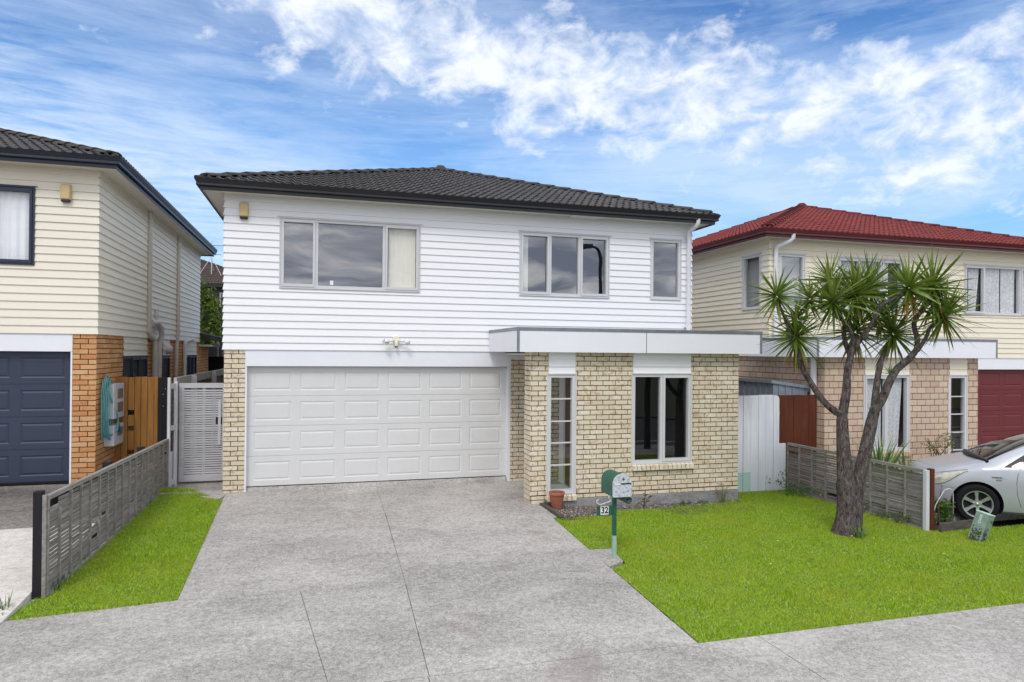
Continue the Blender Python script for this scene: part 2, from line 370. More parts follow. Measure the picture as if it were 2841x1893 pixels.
def window(par,F,u0,u1,z0,z1,sashes,mat='alu',glass='glass',base=0.0,fw=.05,muntins=(),head=True,curt=None,room='room',sticker=None,depth=1.4,label=None):
    """sashes: list of (ua,ub,opens)"""
    fr=MB(); d0,d1=base-.06,base+.035
    fbox(fr,F,u0,u1,d0,d1,z1-fw,z1); fbox(fr,F,u0,u1,d0,d1,z0,z0+fw)
    fbox(fr,F,u0,u0+fw,d0,d1,z0+fw,z1-fw); fbox(fr,F,u1-fw,u1,d0,d1,z0+fw,z1-fw)
    # outer facing
    t=.022
    fbox(fr,F,u0-t,u1+t,base-.01,base+.056,z1,z1+t*.8)
    fbox(fr,F,u0-t,u0-.001,base-.01,base+.046,z0-t,z1-.001); fbox(fr,F,u1+.001,u1+t,base-.01,base+.046,z0-t,z1-.001); fbox(fr,F,u0,u1,base-.01,base+.058,z0-t*.8,z0-.001)
    if head: fbox(fr,F,u0-.06,u1+.06,base-.01,base+.06,z1+t*.8+.002,z1+t*.8+.010)
    for i,(a,b,op) in enumerate(sashes):
        if i>0: fbox(fr,F,a-.028,a+.022,d0,d1-.004,z0+fw,z1-fw)
        if op:
            s=.038; e=base+.05
            A=a+.024 if i>0 else u0+fw*.35; B=b-.03 if i<len(sashes)-1 else u1-fw*.35
            Z0,Z1=z0+fw*.35,z1-fw*.35
            fbox(fr,F,A,B,d0+.03,e,Z1-s-.012,Z1); fbox(fr,F,A,B,d0+.03,e,Z0,Z0+s+.012)
            fbox(fr,F,A,A+s,d0+.03,e,Z0+s+.012,Z1-s-.012); fbox(fr,F,B-s,B,d0+.03,e,Z0+s+.012,Z1-s-.012)
    for z in muntins: fbox(fr,F,u0+fw,u1-fw,base-.03,base+.012,z-.011,z+.011)
    w=fr.build('window',mat,par,label=label)
    for i,(a,b,op) in enumerate(sashes):
        g=MB(); A=a+(.0 if i else fw*.5); B=b-(.0 if i<len(sashes)-1 else fw*.5); t1,t2=(random.uniform(-.004,.004) if i else 0),(random.uniform(-.004,.004) if i else 0)
        g.quad([F(A,base-.02+t1,z0+fw*.5),F(B,base-.02-t1,z0+fw*.5),F(B,base-.02-t1+t2,z1-fw*.5),F(A,base-.02+t1+t2,z1-fw*.5)])
        g.build('glass',glass[i] if isinstance(glass,(list,tuple)) else glass,w)
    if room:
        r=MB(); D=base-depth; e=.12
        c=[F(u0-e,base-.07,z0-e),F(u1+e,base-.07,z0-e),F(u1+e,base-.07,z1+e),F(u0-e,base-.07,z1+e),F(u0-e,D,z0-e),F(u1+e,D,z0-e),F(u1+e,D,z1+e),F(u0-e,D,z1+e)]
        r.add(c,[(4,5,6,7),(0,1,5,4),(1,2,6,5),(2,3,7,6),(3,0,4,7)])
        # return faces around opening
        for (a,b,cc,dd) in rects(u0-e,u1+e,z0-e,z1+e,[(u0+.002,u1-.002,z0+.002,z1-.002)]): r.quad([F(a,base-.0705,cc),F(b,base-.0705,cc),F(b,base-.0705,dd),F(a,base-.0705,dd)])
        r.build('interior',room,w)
    for cs in (curt or []):
        kind,a,b=cs[:3]
        m=MB(); n=max(6,int((b-a)/.012)); vs=[]
        amp,per=(.012,.12) if kind!='blind' else (.006,.085)
        zt,zb=z1-fw,z0+fw*.6
        ph=random.random()*6
        lean=cs[3] if len(cs)>3 else 0
        rows=8
        for j in range(rows+1):
            q=j/rows
            for i in range(n+1):
                u=a+(b-a)*i/n
                if kind=='blind': d=amp*(((u-a)/per)%1.0)
                else: d=amp*math.sin(2*PI*u/per+ph+.6*math.sin(u*9))*(.6+.4*q)
                uu=u+lean*q*(1-(i/n)) 
                vs.append(F(uu,base-.065-d,zt+(zb-zt)*q))
        fs=[(j*(n+1)+i,j*(n+1)+i+1,(j+1)*(n+1)+i+1,(j+1)*(n+1)+i) for j in range(rows) for i in range(n)]
        m.add(vs,fs); m.build('blind' if kind=='blind' else 'curtain',{'blind':'blind','lace':'lace'}.get(kind,'curtain'),w,smooth=kind!='blind')
    return w
def sweep_rect(mb,prof,x0,x1,y0,y1,mi=0,closed=False):
    """prof: (d outward, z)"""
    rings=[[(x0-d,y0-d,z),(x1+d,y0-d,z),(x1+d,y1+d,z),(x0-d,y1+d,z)] for d,z in prof]
    n=len(rings)
    for i in range(n if closed else n-1):
        a,b=rings[i],rings[(i+1)%n]
        for k in range(4): mb.quad([a[k],a[(k+1)%4],b[(k+1)%4],b[k]],mi)
def tileface(mb,P0,U,V,Nn,width,depth,lo,hi,per=.15,course=.33,du=.0188,amp=.030):
    """P0 eave start, U along eave, V upslope, trapezoid: left inset lo(v), right inset hi(v)"""
    P0=Vector(P0); nu=int(width/du); nc=int(math.ceil(depth/course))
    hs=[amp*max(0,math.sin(2*PI*(i*du)/per))**.7 - .004*(math.sin(2*PI*(i*du)/per)<0) for i in range(nu+2)]
    for c in range(nc):
        v0=c*course; v1=min((c+1)*course,depth)
        if v1-v0<.02: continue
        a0,a1=lo(v0),width-hi(v0)
        i0=max(0,int(a0/du)-1); i1=min(nu,int(a1/du)+2)
        if i1<=i0: continue
        o=len(mb.v); cols=i1-i0+1
        jz=random.uniform(-.002,.002)
        for r,(v,h) in enumerate(((v0-.02,.0),(v0-.02,.034),(v0+.01,.038),(v1,.006))):
            for i in range(i0,i1+1):
                u=min(i*du,width)
                if r==3: # clip to hip at upper edge
                    u=min(max(u,lo(v1)-.02),width-hi(v1)+.02)
                else: u=min(max(u,lo(v0)-.03),width-hi(v0)+.03)
                p=P0+U*u+V*v+Nn*(h+(hs[i] if r else hs[i]*.9-.006)+jz)
                mb.v.append(tuple(p))
        for r in range(3):
            for k in range(cols-1):
                mb.f.append((o+r*cols+k,o+r*cols+k+1,o+(r+1)*cols+k+1,o+(r+1)*cols+k)); mb.m.append(0)
def caps(mb,A,B,w=.13,seg=.42,rise=.05):
    A=Vector(A);B=Vector(B); d=(B-A); L=d.length; d.normalize()
    side=d.cross(Vector((0,0,1))).normalized(); up=side.cross(d).normalized()
    n=max(1,int(round(L/seg))); s=L/n
    for i in range(n):
        a=A+d*(i*s-.04); b=A+d*((i+1)*s+.02)
        o=len(mb.v); 
        for (p,k,h) in ((a,1.08,.038),(b,.95,.010)):
            for t in range(7):
                an=PI*t/6; mb.v.append(tuple(p+side*math.cos(an)*w*k+up*(min(1,1.25*math.sin(an))*.055+h-.035)))
            for t in range(7):
                an=PI*t/6; mb.v.append(tuple(p+side*math.cos(an)*(w-.02)*k+up*(min(1,1.25*math.sin(an))*.040+h-.05)))
        for t in range(6):
            mb.f.append((o+t,o+t+1,o+14+t+1,o+14+t)); mb.m.append(0)
            mb.f.append((o+t,o+7+t,o+7+t+1,o+t+1)); mb.m.append(0)
def hiproof(par,x0,x1,y0,y1,z,slope,tile,cap,du=.0188,name='roof'):
    """rect at eave; ridge along longer axis"""
    W=x1-x0; D=y1-y0; k=min(W,D)/2; rise=slope*k; zz=z+rise
    if D>=W: r0=Vector((x0+k,y0+k,zz)); r1=Vector((x0+k,y1-k,zz))
    else: r0=Vector((x0+k,y0+k,zz)); r1=Vector((x1-k,y0+k,zz))
    L=math.hypot(1,slope); ln=k*L; mb=MB()
    def face(P,U,V,width,flat):
        Vv=Vector((V[0],V[1],slope))/L; Uv=Vector(U); Nn=Uv.cross(Vv); Nn=Nn if Nn.z>0 else -Nn
        tileface(mb,P,Uv,Vv,Nn,width,ln,(lambda v:v/L),(lambda v:v/L),du=du)
    face((x0,y0,z),(1,0,0),(0,1),W,0); face((x1,y0,z),(0,1,0),(-1,0),D,0)
    face((x1,y1,z),(-1,0,0),(0,-1),W,0); face((x0,y1,z),(0,-1,0),(1,0),D,0)
    r=mb.build(name,tile,par,smooth=True); smooth_angle(r,40)
    cb=MB(); up=Vector((0,0,.03))
    for c,t in (((x0,y0,z),r0),((x1,y0,z),r0 if D>=W else r1),((x0,y1,z),r1 if D>=W else r0),((x1,y1,z),r1)):
        caps(cb,Vector(c)+up*1.2+(t-Vector(c)).normalized()*.20,t+up)
    if (r1-r0).length>.2: caps(cb,r0+up,r1+up)
    cb.lathe([(.0,.12),(.09,.10),(.16,.03),(.17,-.04)],(r0.x,r0.y,r0.z+.02),12)
    cc=cb.build('hip_cap',cap,r,smooth=True); smooth_angle(cc,40)
    # under-sheet
    u=MB(); q=-.03
    a,b,c,d=[(x0+.05,y0+.05,z+q),(x1-.05,y0+.05,z+q),(x1-.05,y1-.05,z+q),(x0+.05,y1-.05,z+q)]
    e,f=(tuple(r0+Vector((0,0,q))),tuple(r1+Vector((0,0,q))))
    u.add([a,b,c,d,e,f],[(0,1,4),(1,2,5,4),(2,3,5),(3,0,4,5)] if D>=W else [(0,1,5,4),(1,2,5),(2,3,4,5),(3,0,4)])
    u.build('roof_underlay','dark',r)
    return r
def garage(par,F,u0,u1,z0,z1,mat,nf=6,base=-.1):
    h=(z1-z0)/4; w=(u1-u0); pitch=w/nf
    m=MB(); 
    for s in range(4):
        a=z0+s*h+.003; b=z0+(s+1)*h-.003
        holes=[]
        for k in range(nf):
            c=u0+pitch*(k+.5)*.985+w*.0075; holes.append((c-pitch*.40,c+pitch*.40,a+h*.18,b-h*.18))
        for (p,q,c,d) in rects(u0,u1,a,b,holes): m.quad([F(p,base,c),F(q,base,c),F(q,base,d),F(p,base,d)])
        for (p,q,c,d) in holes:
            lv=[(0,0),(.022,-.009),(.05,.0)]
            R_=[[F(p+i,base+dd,c+i),F(q-i,base+dd,c+i),F(q-i,base+dd,d-i),F(p+i,base+dd,d-i)] for i,dd in lv]
            for A,B in zip(R_,R_[1:]):
                for t in range(4): m.quad([A[t],A[(t+1)%4],B[(t+1)%4],B[t]])
            m.quad(R_[-1])
        m.quad([F(u0,base,b),F(u1,base,b),F(u1,base-.012,b+.003),F(u0,base-.012,b+.003)])
        m.quad([F(u0,base,a),F(u1,base,a),F(u1,base-.012,a-.003),F(u0,base-.012,a-.003)])
    o=m.build('garage_door',mat,par)
    k=MB(); fbox(k,F,u0-.05,u1+.05,base-.05,base-.03,z0-.05,z1+.05); k.build('door_backing','dark',o)
    s=MB(); fbox(s,F,u0+.01,u1-.01,base-.028,base-.002,z0-.035,z0-.002); s.build('rubber_seal','dark',o)
    return o
# ------------------------------------------------------------------ house
ZC=2.44; WW=9.2; DD=10.0; BY=1.78
def house(root,p):
    global SX
    bd=p['board']; brk=p['brick']; L,H=p.get('bl',.24),p.get('bh',.086)
    Fs={'f':frame((0,0,0),(1,0,0),(0,-1,0)),'r':frame((WW,0,0),(0,1,0),(1,0,0)),'l':frame((0,0,0),(0,1,0),(-1,0,0)),'b':frame((0,DD,0),(1,0,0),(0,1,0))}
    F=Fs['f']; Fb=frame((0,-BY,0),(1,0,0),(0,-1,0))
    ups=[(.92,3.41,3.57,4.815),(5.41,7.3,3.575,4.82),(8.27,8.95,3.58,4.825)]
    side_up=p.get('side_up',[]) # on 'r'
    side_dn=p.get('side_dn',[]) # on 'l'
    # upper cladding
    for s in 'frlb':
        m=MB(); ops=ups if s=='f' else (side_up if s=='r' else [])
        w=WW if s in 'fb' else DD
        boards(m,Fs[s],0,w,ZC,5.20,ops)
        if s=='f' or (s=='l' and p.get('lvis')) or (s=='r' and p.get('rvis')):
            for k in range(9 if s=='f' else 5):   # board joint covers
                u=random.uniform(.5,w-.5); j=random.randrange(0,20); z=ZC+j*.1315
                if any(o[0]-.1<u<o[1]+.1 and o[2]-.2<z<o[3]+.1 for o in ops): continue
                fbox(m,Fs[s],u-.02,u+.02,.03,.0395,z-.003,z+.010)
        m.build('weatherboard_wall',bd,root)
    # eaves
    m=MB(); sweep_rect(m,[(-.02,5.185),(.37,5.185)],0,WW,0,DD); m.build('soffit',p.get('soff','soffit'),root)
    m=MB(); sweep_rect(m,[(.352,5.165),(.352,5.15),(.37,5.15),(.37,5.27),(.34,5.27)],0,WW,0,DD)
    m.build('fascia',p['gut'],root)
    m=MB(); sweep_rect(m,[(.373,5.225),(.385,5.215),(.415,5.215),(.425,5.222),(.425,5.245),(.418,5.255),(.452,5.325),(.456,5.338),(.444,5.340),(.436,5.325),(.40,5.255),(.373,5.24)],0,WW,0,DD)
    m.build('gutter',p['gut'],root)
    hiproof(root,-.42,WW+.42,-.42,DD+.42,5.315,.366,p['tile'],p['cap'])
    # ground floor bricks
    mb,mo=MB(),MB(); zb=-.34
    bricks(mb,mo,F,-.007,.345,zb,ZC+.01,L=L,H=H)
    bricks(mb,mo,F,5.24,6.3,zb,ZC,L=L,H=H,phase=.07)
    bay_ops=[(5.41,5.91,-.02,ZC+.1),(7.01,8.18,.45,ZC+.1)]
    bx0=5.10; bx1=9.18
    bricks(mb,mo,Fb,bx0-.007,bx1+.007,-.105,ZC+.02,bay_ops,L=L,H=H,phase=.10)
    bricks(mb,mo,Fb,bx0-.007,bx0+.24,-.29,-.105,L=L,H=H,phase=.22)
    Fl=frame((bx0,-BY,0),(0,1,0),(-1,0,0)); bricks(mb,mo,Fl,-.006,.36,-.28,ZC+.02,L=L,H=H,phase=.12)
    Fi=frame((bx0,-BY+.36,0),(1,0,0),(0,1,0)); bricks(mb,mo,Fi,0,.31,-.28,ZC,L=L,H=H)
    Fr=frame((bx1,-BY,0),(0,1,0),(1,0,0)); bricks(mb,mo,Fr,-.006,DD+BY,-.34,ZC+.02,L=L,H=H,phase=.0)
    Fl2=frame((.0,0,0),(0,1,0),(-1,0,0)); dn=[(a,b,c,ZC+.1) for a,b,c,d in side_dn]
    bricks(mb,mo,Fl2,-.006,DD,-.34,ZC+.02,dn,L=L,H=H,phase=.12)
    mo.quad([(0,DD,-.3),(WW,DD,-.3),(WW,DD,ZC),(0,DD,ZC)])
    # sill bricks
    def sill(u0,u1,z,F_):
        n=int(round((u1-u0)/.085)); w=(u1-u0)/n
        for i in range(n):
            a=u0+i*w+.005; b=a+w-.01
            vs=[F_(u,d,zz) for u,d,zz in ((a,-.02,z),(b,-.02,z),(b,.075,z-.035),(a,.075,z-.035),(a,-.02,z-.09),(b,-.02,z-.09),(b,.075,z-.115),(a,.075,z-.115))]
            mb.add(vs,[(0,1,2,3),(3,2,6,7),(4,5,6,7),(0,3,7,4),(1,2,6,5)])
        vs=[F_(u,d,zz) for u,d,zz in ((u0+.01,-.02,z-.004),(u1-.01,-.02,z-.004),(u1-.01,.070,z-.041),(u0+.01,.070,z-.041),(u0+.01,-.02,z-.086),(u1-.01,-.02,z-.086),(u1-.01,.070,z-.111),(u0+.01,.070,z-.111))]
        mo.add(vs,[(0,1,2,3),(3,2,6,7),(4,5,6,7),(0,3,7,4),(1,2,6,5)])
    sill(6.99,8.22,.455,Fb); sill(5.39,5.93,-.012,Fb)
    bw=mb.build('brick_wall',brk,root); mo.build('mortar',p['mort'],bw)
    # concrete footing
    m=MB(); m.box((bx0+.24,-BY-.018,-.5),(bx1+.01,-BY+.10,-.108)); m.box((bx0+.02,-BY+.012,-.5),(bx0+.238,-BY+.10,-.285))
    m.build('foundation','concrete_grey',root,bevel=.01)
    # garage
    m=MB(); fbox(m,F,.345,5.24,-.04,.018,2.148,ZC-.004); fbox(m,F,5.243,6.3,-.03,.012,2.30,ZC-.004)
    m.build('garage_header',p['panel'],root)
    m=MB(); fbox(m,F,.346,.372,-.12,.012,-.12,2.146); m.build('door_jamb',p['jamb'],root); m=MB(); fbox(m,F,5.185,5.239,-.12,.012,-.12,2.146)
    m.build('door_jamb',p['jamb'],root)
    garage(root,F,.372,5.185,.0-.012,2.146,p['door'])
    # weatherboard panels over bay windows
    m=MB()
    for a,b,z in ((5.41,5.91,2.06),(7.01,8.18,2.066)):
        m=MB(); boards(m,Fb,a+.002,b-.002,z,ZC,(),H=.1325,o0=.024,o1=.004,m0=False,m1=False); m.quad([Fb(a,-.02,z),Fb(b,-.02,z),Fb(b,-.02,ZC),Fb(a,-.02,ZC)])
        m.build('weatherboard_panel',bd,root)
    # canopy
    c=MB(); cx0,cx1,cy=4.786,9.545,-1.99
    jx=p.get('joint',7.17)
    c.box((cx0,cy,2.44),(jx-.002,-.05,2.80)); c.box((jx+.002,cy,2.44),(cx1,0 if False else -.05,2.80)); c.box((9.2+.05,-.05,2.44),(cx1,.3,2.80))
    co=c.build('canopy',p['canopy'],root)
    c=MB(); c.box((cx0-.008,cy-.008,2.802),(cx1+.008,-.05,2.858)); c.box((9.26,-.049,2.802),(cx1+.008,.3,2.858))
    c.box((cx0-.004,cy-.004,2.445),(cx0+.042,cy+.01,2.801)); c.box((cx1-.045,cy-.004,2.445),(cx1+.004,cy+.01,2.801))
    c.build('flashing','flashing',co)
    g=MB(); g.box((jx-.005,cy-.0015,2.441),(jx+.005,cy+.02,2.80)); g.build('panel_joint','dark',co)
    # windows upstairs
    W=p['win']; cu=p.get('curt',{})
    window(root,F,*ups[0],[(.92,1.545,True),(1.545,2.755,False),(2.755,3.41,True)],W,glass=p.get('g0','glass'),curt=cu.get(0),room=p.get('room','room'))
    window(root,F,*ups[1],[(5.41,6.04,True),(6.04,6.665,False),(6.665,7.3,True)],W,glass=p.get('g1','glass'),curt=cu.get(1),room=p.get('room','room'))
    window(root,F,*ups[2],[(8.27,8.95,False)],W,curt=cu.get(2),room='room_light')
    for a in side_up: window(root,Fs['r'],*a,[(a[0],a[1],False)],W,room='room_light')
    # bay windows
    window(root,Fb,7.01,8.18,.46,2.06,[(7.01,7.59,False),(7.59,8.18,True)],W,glass=p.get('bayglass','glass_dark'),curt=cu.get(3),base=-.03,head=False,room=p.get('room','room'))
    window(root,Fb,5.41,5.91,.0,2.055,[(5.41,5.91,False)],W,glass='glass_porch',muntins=p.get('munt',(.48,.865,1.24,1.63)),base=-.03,head=False,room=None,fw=.055)
    # porch inside
    m=MB(); m.box((6.25,-BY+.12,-.2),(6.3,-.02,ZC)); m.box((5.72,-BY+.12,-.3),(6.3,-.02,-.13))
    m.build('porch_wall',p['panel'],root)
    m=MB(); m.box((6.19,-1.45,-.1),(6.245,-.55,1.98)); m.build('front_door','red_door',root,bevel=.01)
    m=MB()
    for a,b in ((-1.53,-1.455),(-.545,-.47)): m.box((6.18,a,-.1),(6.248,b,2.05))
    m.box((6.18,-1.452,1.985),(6.248,-.548,2.05)); m.build('door_frame','alu',root)
    m=MB(); m.box((bx0+.01,-BY+.02,2.385),(6.3,-.02,2.415)); m.build('porch_ceiling','soffit',root)
    # inner walls behind (keeps light out)
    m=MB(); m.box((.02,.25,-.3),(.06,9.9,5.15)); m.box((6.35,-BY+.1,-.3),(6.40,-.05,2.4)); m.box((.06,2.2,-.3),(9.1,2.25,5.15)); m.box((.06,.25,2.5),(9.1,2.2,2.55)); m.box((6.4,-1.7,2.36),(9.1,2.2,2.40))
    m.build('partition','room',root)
    # side ground windows (l side)
    for (a,b,c,d) in side_dn:
        m=MB(); boards(m,Fl2,a+.002,b-.002,d,ZC,(),H=.1325,o0=.02,o1=.002,m0=False,m1=False); m.quad([Fl2(a,-.02,d),Fl2(b,-.02,d),Fl2(b,-.02,ZC),Fl2(a,-.02,ZC)]); m.build('weatherboard_panel',bd,root)
        h=(b-a)
        sa=[(a,a+h*.33,False),(a+h*.33,a+h*.66,True),(a+h*.66,b,True)] if h>1.2 else [(a,b,True)]
        window(root,Fl2,a,b,c,d,sa,W,base=-.03,head=False,curt=None)
def alarm(root,F,u,z):
    m=MB(); w,h=.077,.27
    m.add([F(u-w,.03,z),F(u+w,.03,z),F(u+w,.03,z+h),F(u-w,.03,z+h),F(u-w*.9,.115,z+.015),F(u+w*.9,.115,z+.015),F(u+w*.9,.115,z+h-.02),F(u-w*.9,.115,z+h-.02)],[(4,5,6,7),(0,1,5,4),(1,2,6,5),(2,3,7,6),(3,0,4,7)])
    a=m.build('alarm_box','alarm',root,bevel=.02)
    m=MB(); fbox(m,F,u-w*.86,u+w*.86,.035,.10,z-.028,z+.012); m.build('strobe_lens','black_plastic',a,bevel=.012)
def downpipe(root,pts,r,mat,name='downpipe',clips=()):
    m=MB(); m.tube(pts,r,12)
    for z,x,y in clips: m.box((x-r-.03,y-r*.4,z-.012),(x+r+.03,y+r+.02,z+.012))
    o=m.build(name,mat,root,smooth=True); smooth_angle(o,40); return o
H1=thing('weatherboard_house','white weatherboard and cream brick two storey house with pale grey garage door in centre','house')
house(H1,dict(board='white_board',brick='brick_cream',mort='mortar_dark',gut='black_gutter',tile='tile_black',cap='cap_dark',panel='white_panel',canopy='white_panel',jamb='white_panel',door='door_grey',win='alu',g0=['glass','glass','glass_clear'],
  curt={0:[('blind',2.84,3.35)],1:[('blind',5.48,5.60)]}))
F1=frame((0,0,0),(1,0,0),(0,-1,0))
alarm(H1,F1,.30,4.775)
downpipe(H1,[(9.11,-.10,2.87),(9.11,-.10,4.98),(9.115,-.13,5.03),(9.15,-.32,5.10),(9.16,-.375,5.15),(9.16,-.385,5.24)],.046,'pvc',clips=((3.0,9.11,-.10),))
m=MB(); m.box((6.42,-.33,5.157),(7.05,-.02,5.183)); m.build('soffit_batten','soffit',H1)
# flood light
m=MB(); m.lathe([(0,-.10),(.055,-.10),(.07,-.07),(.07,-.03)],(2.985,0,2.655),16,'y'); m.tube([(2.985,-.08,2.63),(2.985,-.12,2.58),(2.985,-.12,2.53)],[.03,.035,.03],10)
m.tube([(2.985,-.08,2.65),(2.90,-.13,2.628),(2.85,-.15,2.62)],.018,8); m.tube([(2.985,-.08,2.65),(3.07,-.13,2.628),(3.12,-.15,2.62)],.018,8)
fl=m.build('flood_light','cream_plastic',H1,smooth=True); smooth_angle(fl)
def lamp(c,d,mat,rr=.055):
    m=MB(); d=Vector(d).normalized(); c=Vector(c)
    m.tube([c-d*.06,c-d*.03,c,c+d*.05],[.02,.028,rr,rr*1.1],14); m.build('lamp_head',mat,fl,smooth=True)
lamp((2.80,-.17,2.61),(-.45,-.7,-.25),'chrome'); lamp((3.17,-.17,2.61),(.45,-.7,-.3),'pvc',.042)
m=MB(); m.lathe([(0,0),(.024,0),(.03,-.03)],(2.985,-.12,2.535),12,'z'); m.build('sensor','black_plastic',fl)
m=MB(); m.box((1.78,-.0,3.64),(1.84,.02,3.72)); # small white tag inside window
m.build('window_card','white_sticker',H1)
# ---------------- left neighbour
SX=-1
LX,LY,LZ=-1.99,-.04,.235
H2=thing('neighbour_house','cream weatherboard and orange brick house at left with navy garage door and dark roof','house',(LX,LY,LZ))
house(H2,dict(board='cream_board',brick='brick_orange',mort='mortar_black',gut='navy_gutter',tile='tile_black',cap='cap_dark',panel='white_panel',canopy='white_panel',jamb='pvc',door='door_navy',win='navy',lvis=1,g0='glass_clear',
  curt={0:[('curtain',.95,3.3)]},side_dn=[(1.6,3.47,.95,2.05),(5.0,5.76,.95,2.04),(7.9,9.58,.95,2.03)]))
alarm(H2,F1,.45,4.64)
X0=-.06  # local x just outside the visible side wall
downpipe(H2,[(X0,3.35,5.15),(X0,3.35,2.56),(X0-.02,3.45,2.47),(X0-.03,3.7,2.42),(X0-.04,3.75,2.3),(X0-.04,3.75,.1)],.055,'pipe_beige')
downpipe(H2,[(X0,6.45,5.15),(X0,6.45,2.62),(X0+.01,6.35,2.3),(X0+.01,6.35,.1)],.05,'pipe_beige')
downpipe(H2,[(X0,8.6,2.50),(X0,7.5,2.42),(X0,7.42,2.35),(X0,7.42,.1)],.05,'pvc_grey','vent_pipe')
downpipe(H2,[(X0-.02,3.5,2.78),(X0-.08,3.75,2.80),(X0-.10,4.05,2.70),(X0-.08,4.2,2.5),(X0-.03,4.2,2.3),(X0-.03,4.2,.1)],.06,'pvc_grey','waste_pipe')
downpipe(H2,[(X0,4.05,3.1),(X0,4.05,2.6)],.045,'pvc_grey','vent_pipe')
downpipe(H2,[(X0,3.9,2.3),(X0,3.9,.1)],.025,'pvc_grey','conduit')
m=MB(); m.lathe([(0,.14),(.08,.14),(.11,.10),(.115,0)],(0,5.35,2.2),16,'x'); 
for i in range(len(m.v)): x,y,z=m.v[i]; m.v[i]=(-x,y,z)
m.build('extractor_vent','pvc_grey',H2,smooth=True)
m=MB(); m.box((-.17,.41,.97),(-.008,1.04,1.58)); mb_=m.build('meter_box','meter_box',H2,bevel=.008)
m=MB(); 
for a in (1.08,1.32): m.box((-.178,.62,a),(-.171,.94,a+.17))
m.build('meter_window','meter_glass',mb_,bevel=.02)
m=MB(); m.box((-.17,.43,.50),(-.008,1.03,.86)); mb2=m.build('meter_box','meter_box',H2,bevel=.008)
m=MB(); m.box((-.178,.62,.66),(-.171,.94,.80)); m.build('meter_window','meter_glass',mb2,bevel=.02)
# rear single storey wing of the neighbour
mbk,mo=MB(),MB(); Fz=frame((0,DD,0),(0,1,0),(-1,0,0)); bricks(mbk,mo,Fz,.02,1.9,-.3,2.3)
mo.box((.02,DD+.01,-.3),(3,DD+1.9,2.29)); w=mbk.build('brick_wall','brick_orange',H2); mo.build('mortar','mortar_black',w)
m=MB(); m.add([(1.5,DD+.06,3.05),(1.5,DD+2.6,3.05),(-.9,DD+2.6,2.52),(-.9,DD+.9,2.52),(-.35,DD+.06,2.66),(1.5,DD+.06,2.90),(1.5,DD+2.6,2.90),(-.9,DD+2.6,2.38),(-.9,DD+.9,2.38),(-.35,DD+.06,2.50)],[(0,1,2,3,4),(5,6,7,8,9),(0,4,9,5),(4,3,8,9),(3,2,7,8),(2,1,6,7)])
m.build('rear_roof','tile_black',H2)
m=MB(); m.box((-.36,DD+.1,2.30),(1.4,DD+2,2.36)); m.build('rear_soffit','soffit',H2)
SX=1
# ---------------- right neighbour
SX=-1
H3=thing('neighbour_house','ivory weatherboard and pink brick house at right with red tiled roof and maroon garage door','house',(20.83,.6,-.05))
house(H3,dict(board='ivory_board',brick='brick_pink',bh=.1315,mort='mortar_dark',gut='red_gutter',tile='tile_red',cap='cap_red',panel='white_panel',canopy='white_panel',jamb='white_panel',door='door_maroon',win='alu',joint=8.35,rvis=1,g0='glass_clear',g1='glass_clear',soff='soffit',
  side_up=[(.29,.98,3.58,4.86)],munt=(.41,.80,1.20,1.59),bayglass='glass_clear',
  curt={0:[('lace',.98,1.5),('lace',1.62,2.1),('lace',2.15,2.7),('lace',2.84,3.2,.12)],1:[('curtain',5.75,5.95),('lace',6.08,6.6),('lace',6.72,7.2)],3:[('lace',7.1,7.5,.1),('lace',7.66,8.05)]}))
downpipe(H3,[(9.10,-.10,2.87),(9.10,-.10,4.92),(9.09,-.13,4.98),(8.88,-.33,5.10),(8.86,-.375,5.15),(8.86,-.385,5.24)],.05,'pvc')
downpipe(H3,[(9.26,-1.55,-.2),(9.26,-1.55,2.43)],.062,'pvc')
SX=1
# ------------------------------------------------------------------ ground
def gz(y):
    pts=[(-5.0,-.30),(-1.8,-.165),(-.15,-.10),(.0,-.085),(.09,-.022),(.3,-.02)]
    if y<=pts[0][0]: return pts[0][1]
    for (a,b),(c,d) in zip(pts,pts[1:]):
        if y<=c: return b+(d-b)*(y-a)/(c-a)
    return pts[-1][1]
def gl(y):  # neighbour drive
    return -.30 if y<-5.2 else (.20 if y>-.1 else -.30+.5*(y+5.2)/5.1)
def clip(poly,y,keep_above):
    out=[]
    n=len(poly)
    for i in range(n):
        a=poly[i];b=poly[(i+1)%n]; ia=(a[1]>=y)==keep_above or a[1]==y; ib=(b[1]>=y)==keep_above or b[1]==y
        if ia: out.append(a)
        if ia!=ib:
            t=(y-a[1])/(b[1]-a[1]); out.append((a[0]+(b[0]-a[0])*t,y))
    return out
def slab(mb,poly,zf,th=.12,breaks=(-5.0,-1.8,-.15,0.0,.09,.3),gap=0):
    if gap:
        cx=sum(p[0] for p in poly)/len(poly); cy=sum(p[1] for p in poly)/len(poly)
        poly=[(p[0]+(gap if p[0]<cx else -gap),p[1]+(gap if p[1]<cy else -gap)) for p in poly]
    ys=sorted(p[1] for p in poly); bs=[b for b in breaks if ys[0]<b<ys[-1]]
    for lo,hi in zip([ys[0]-1]+bs,bs+[ys[-1]+1]):
        q=clip(clip(poly,lo,True),hi,False)
        if len(q)<3: continue
        n=len(q); mb.add([(x,y,zf(y)) for x,y in q]+[(x,y,zf(y)-th) for x,y in q],[tuple(range(n))]+[(i,(i+1)%n,n+(i+1)%n,n+i) for i in range(n)])
g=MB(); S=900
g.box((-S,-30,-.62),(S,S,-.60)); g.box((-S,-S,-.62),(S,-30,-.60))
struct(g.build('ground','verge'))
g=MB(); g.box((-60,-9.0,-.45),(60,40,-.435)); struct(g.build('soil','earth'))
d=MB(); gp=.0022
slab(d,[(.04,.09),(2.66,.09),(2.64,-1.82),(.09,-1.82)],gz,gap=gp)
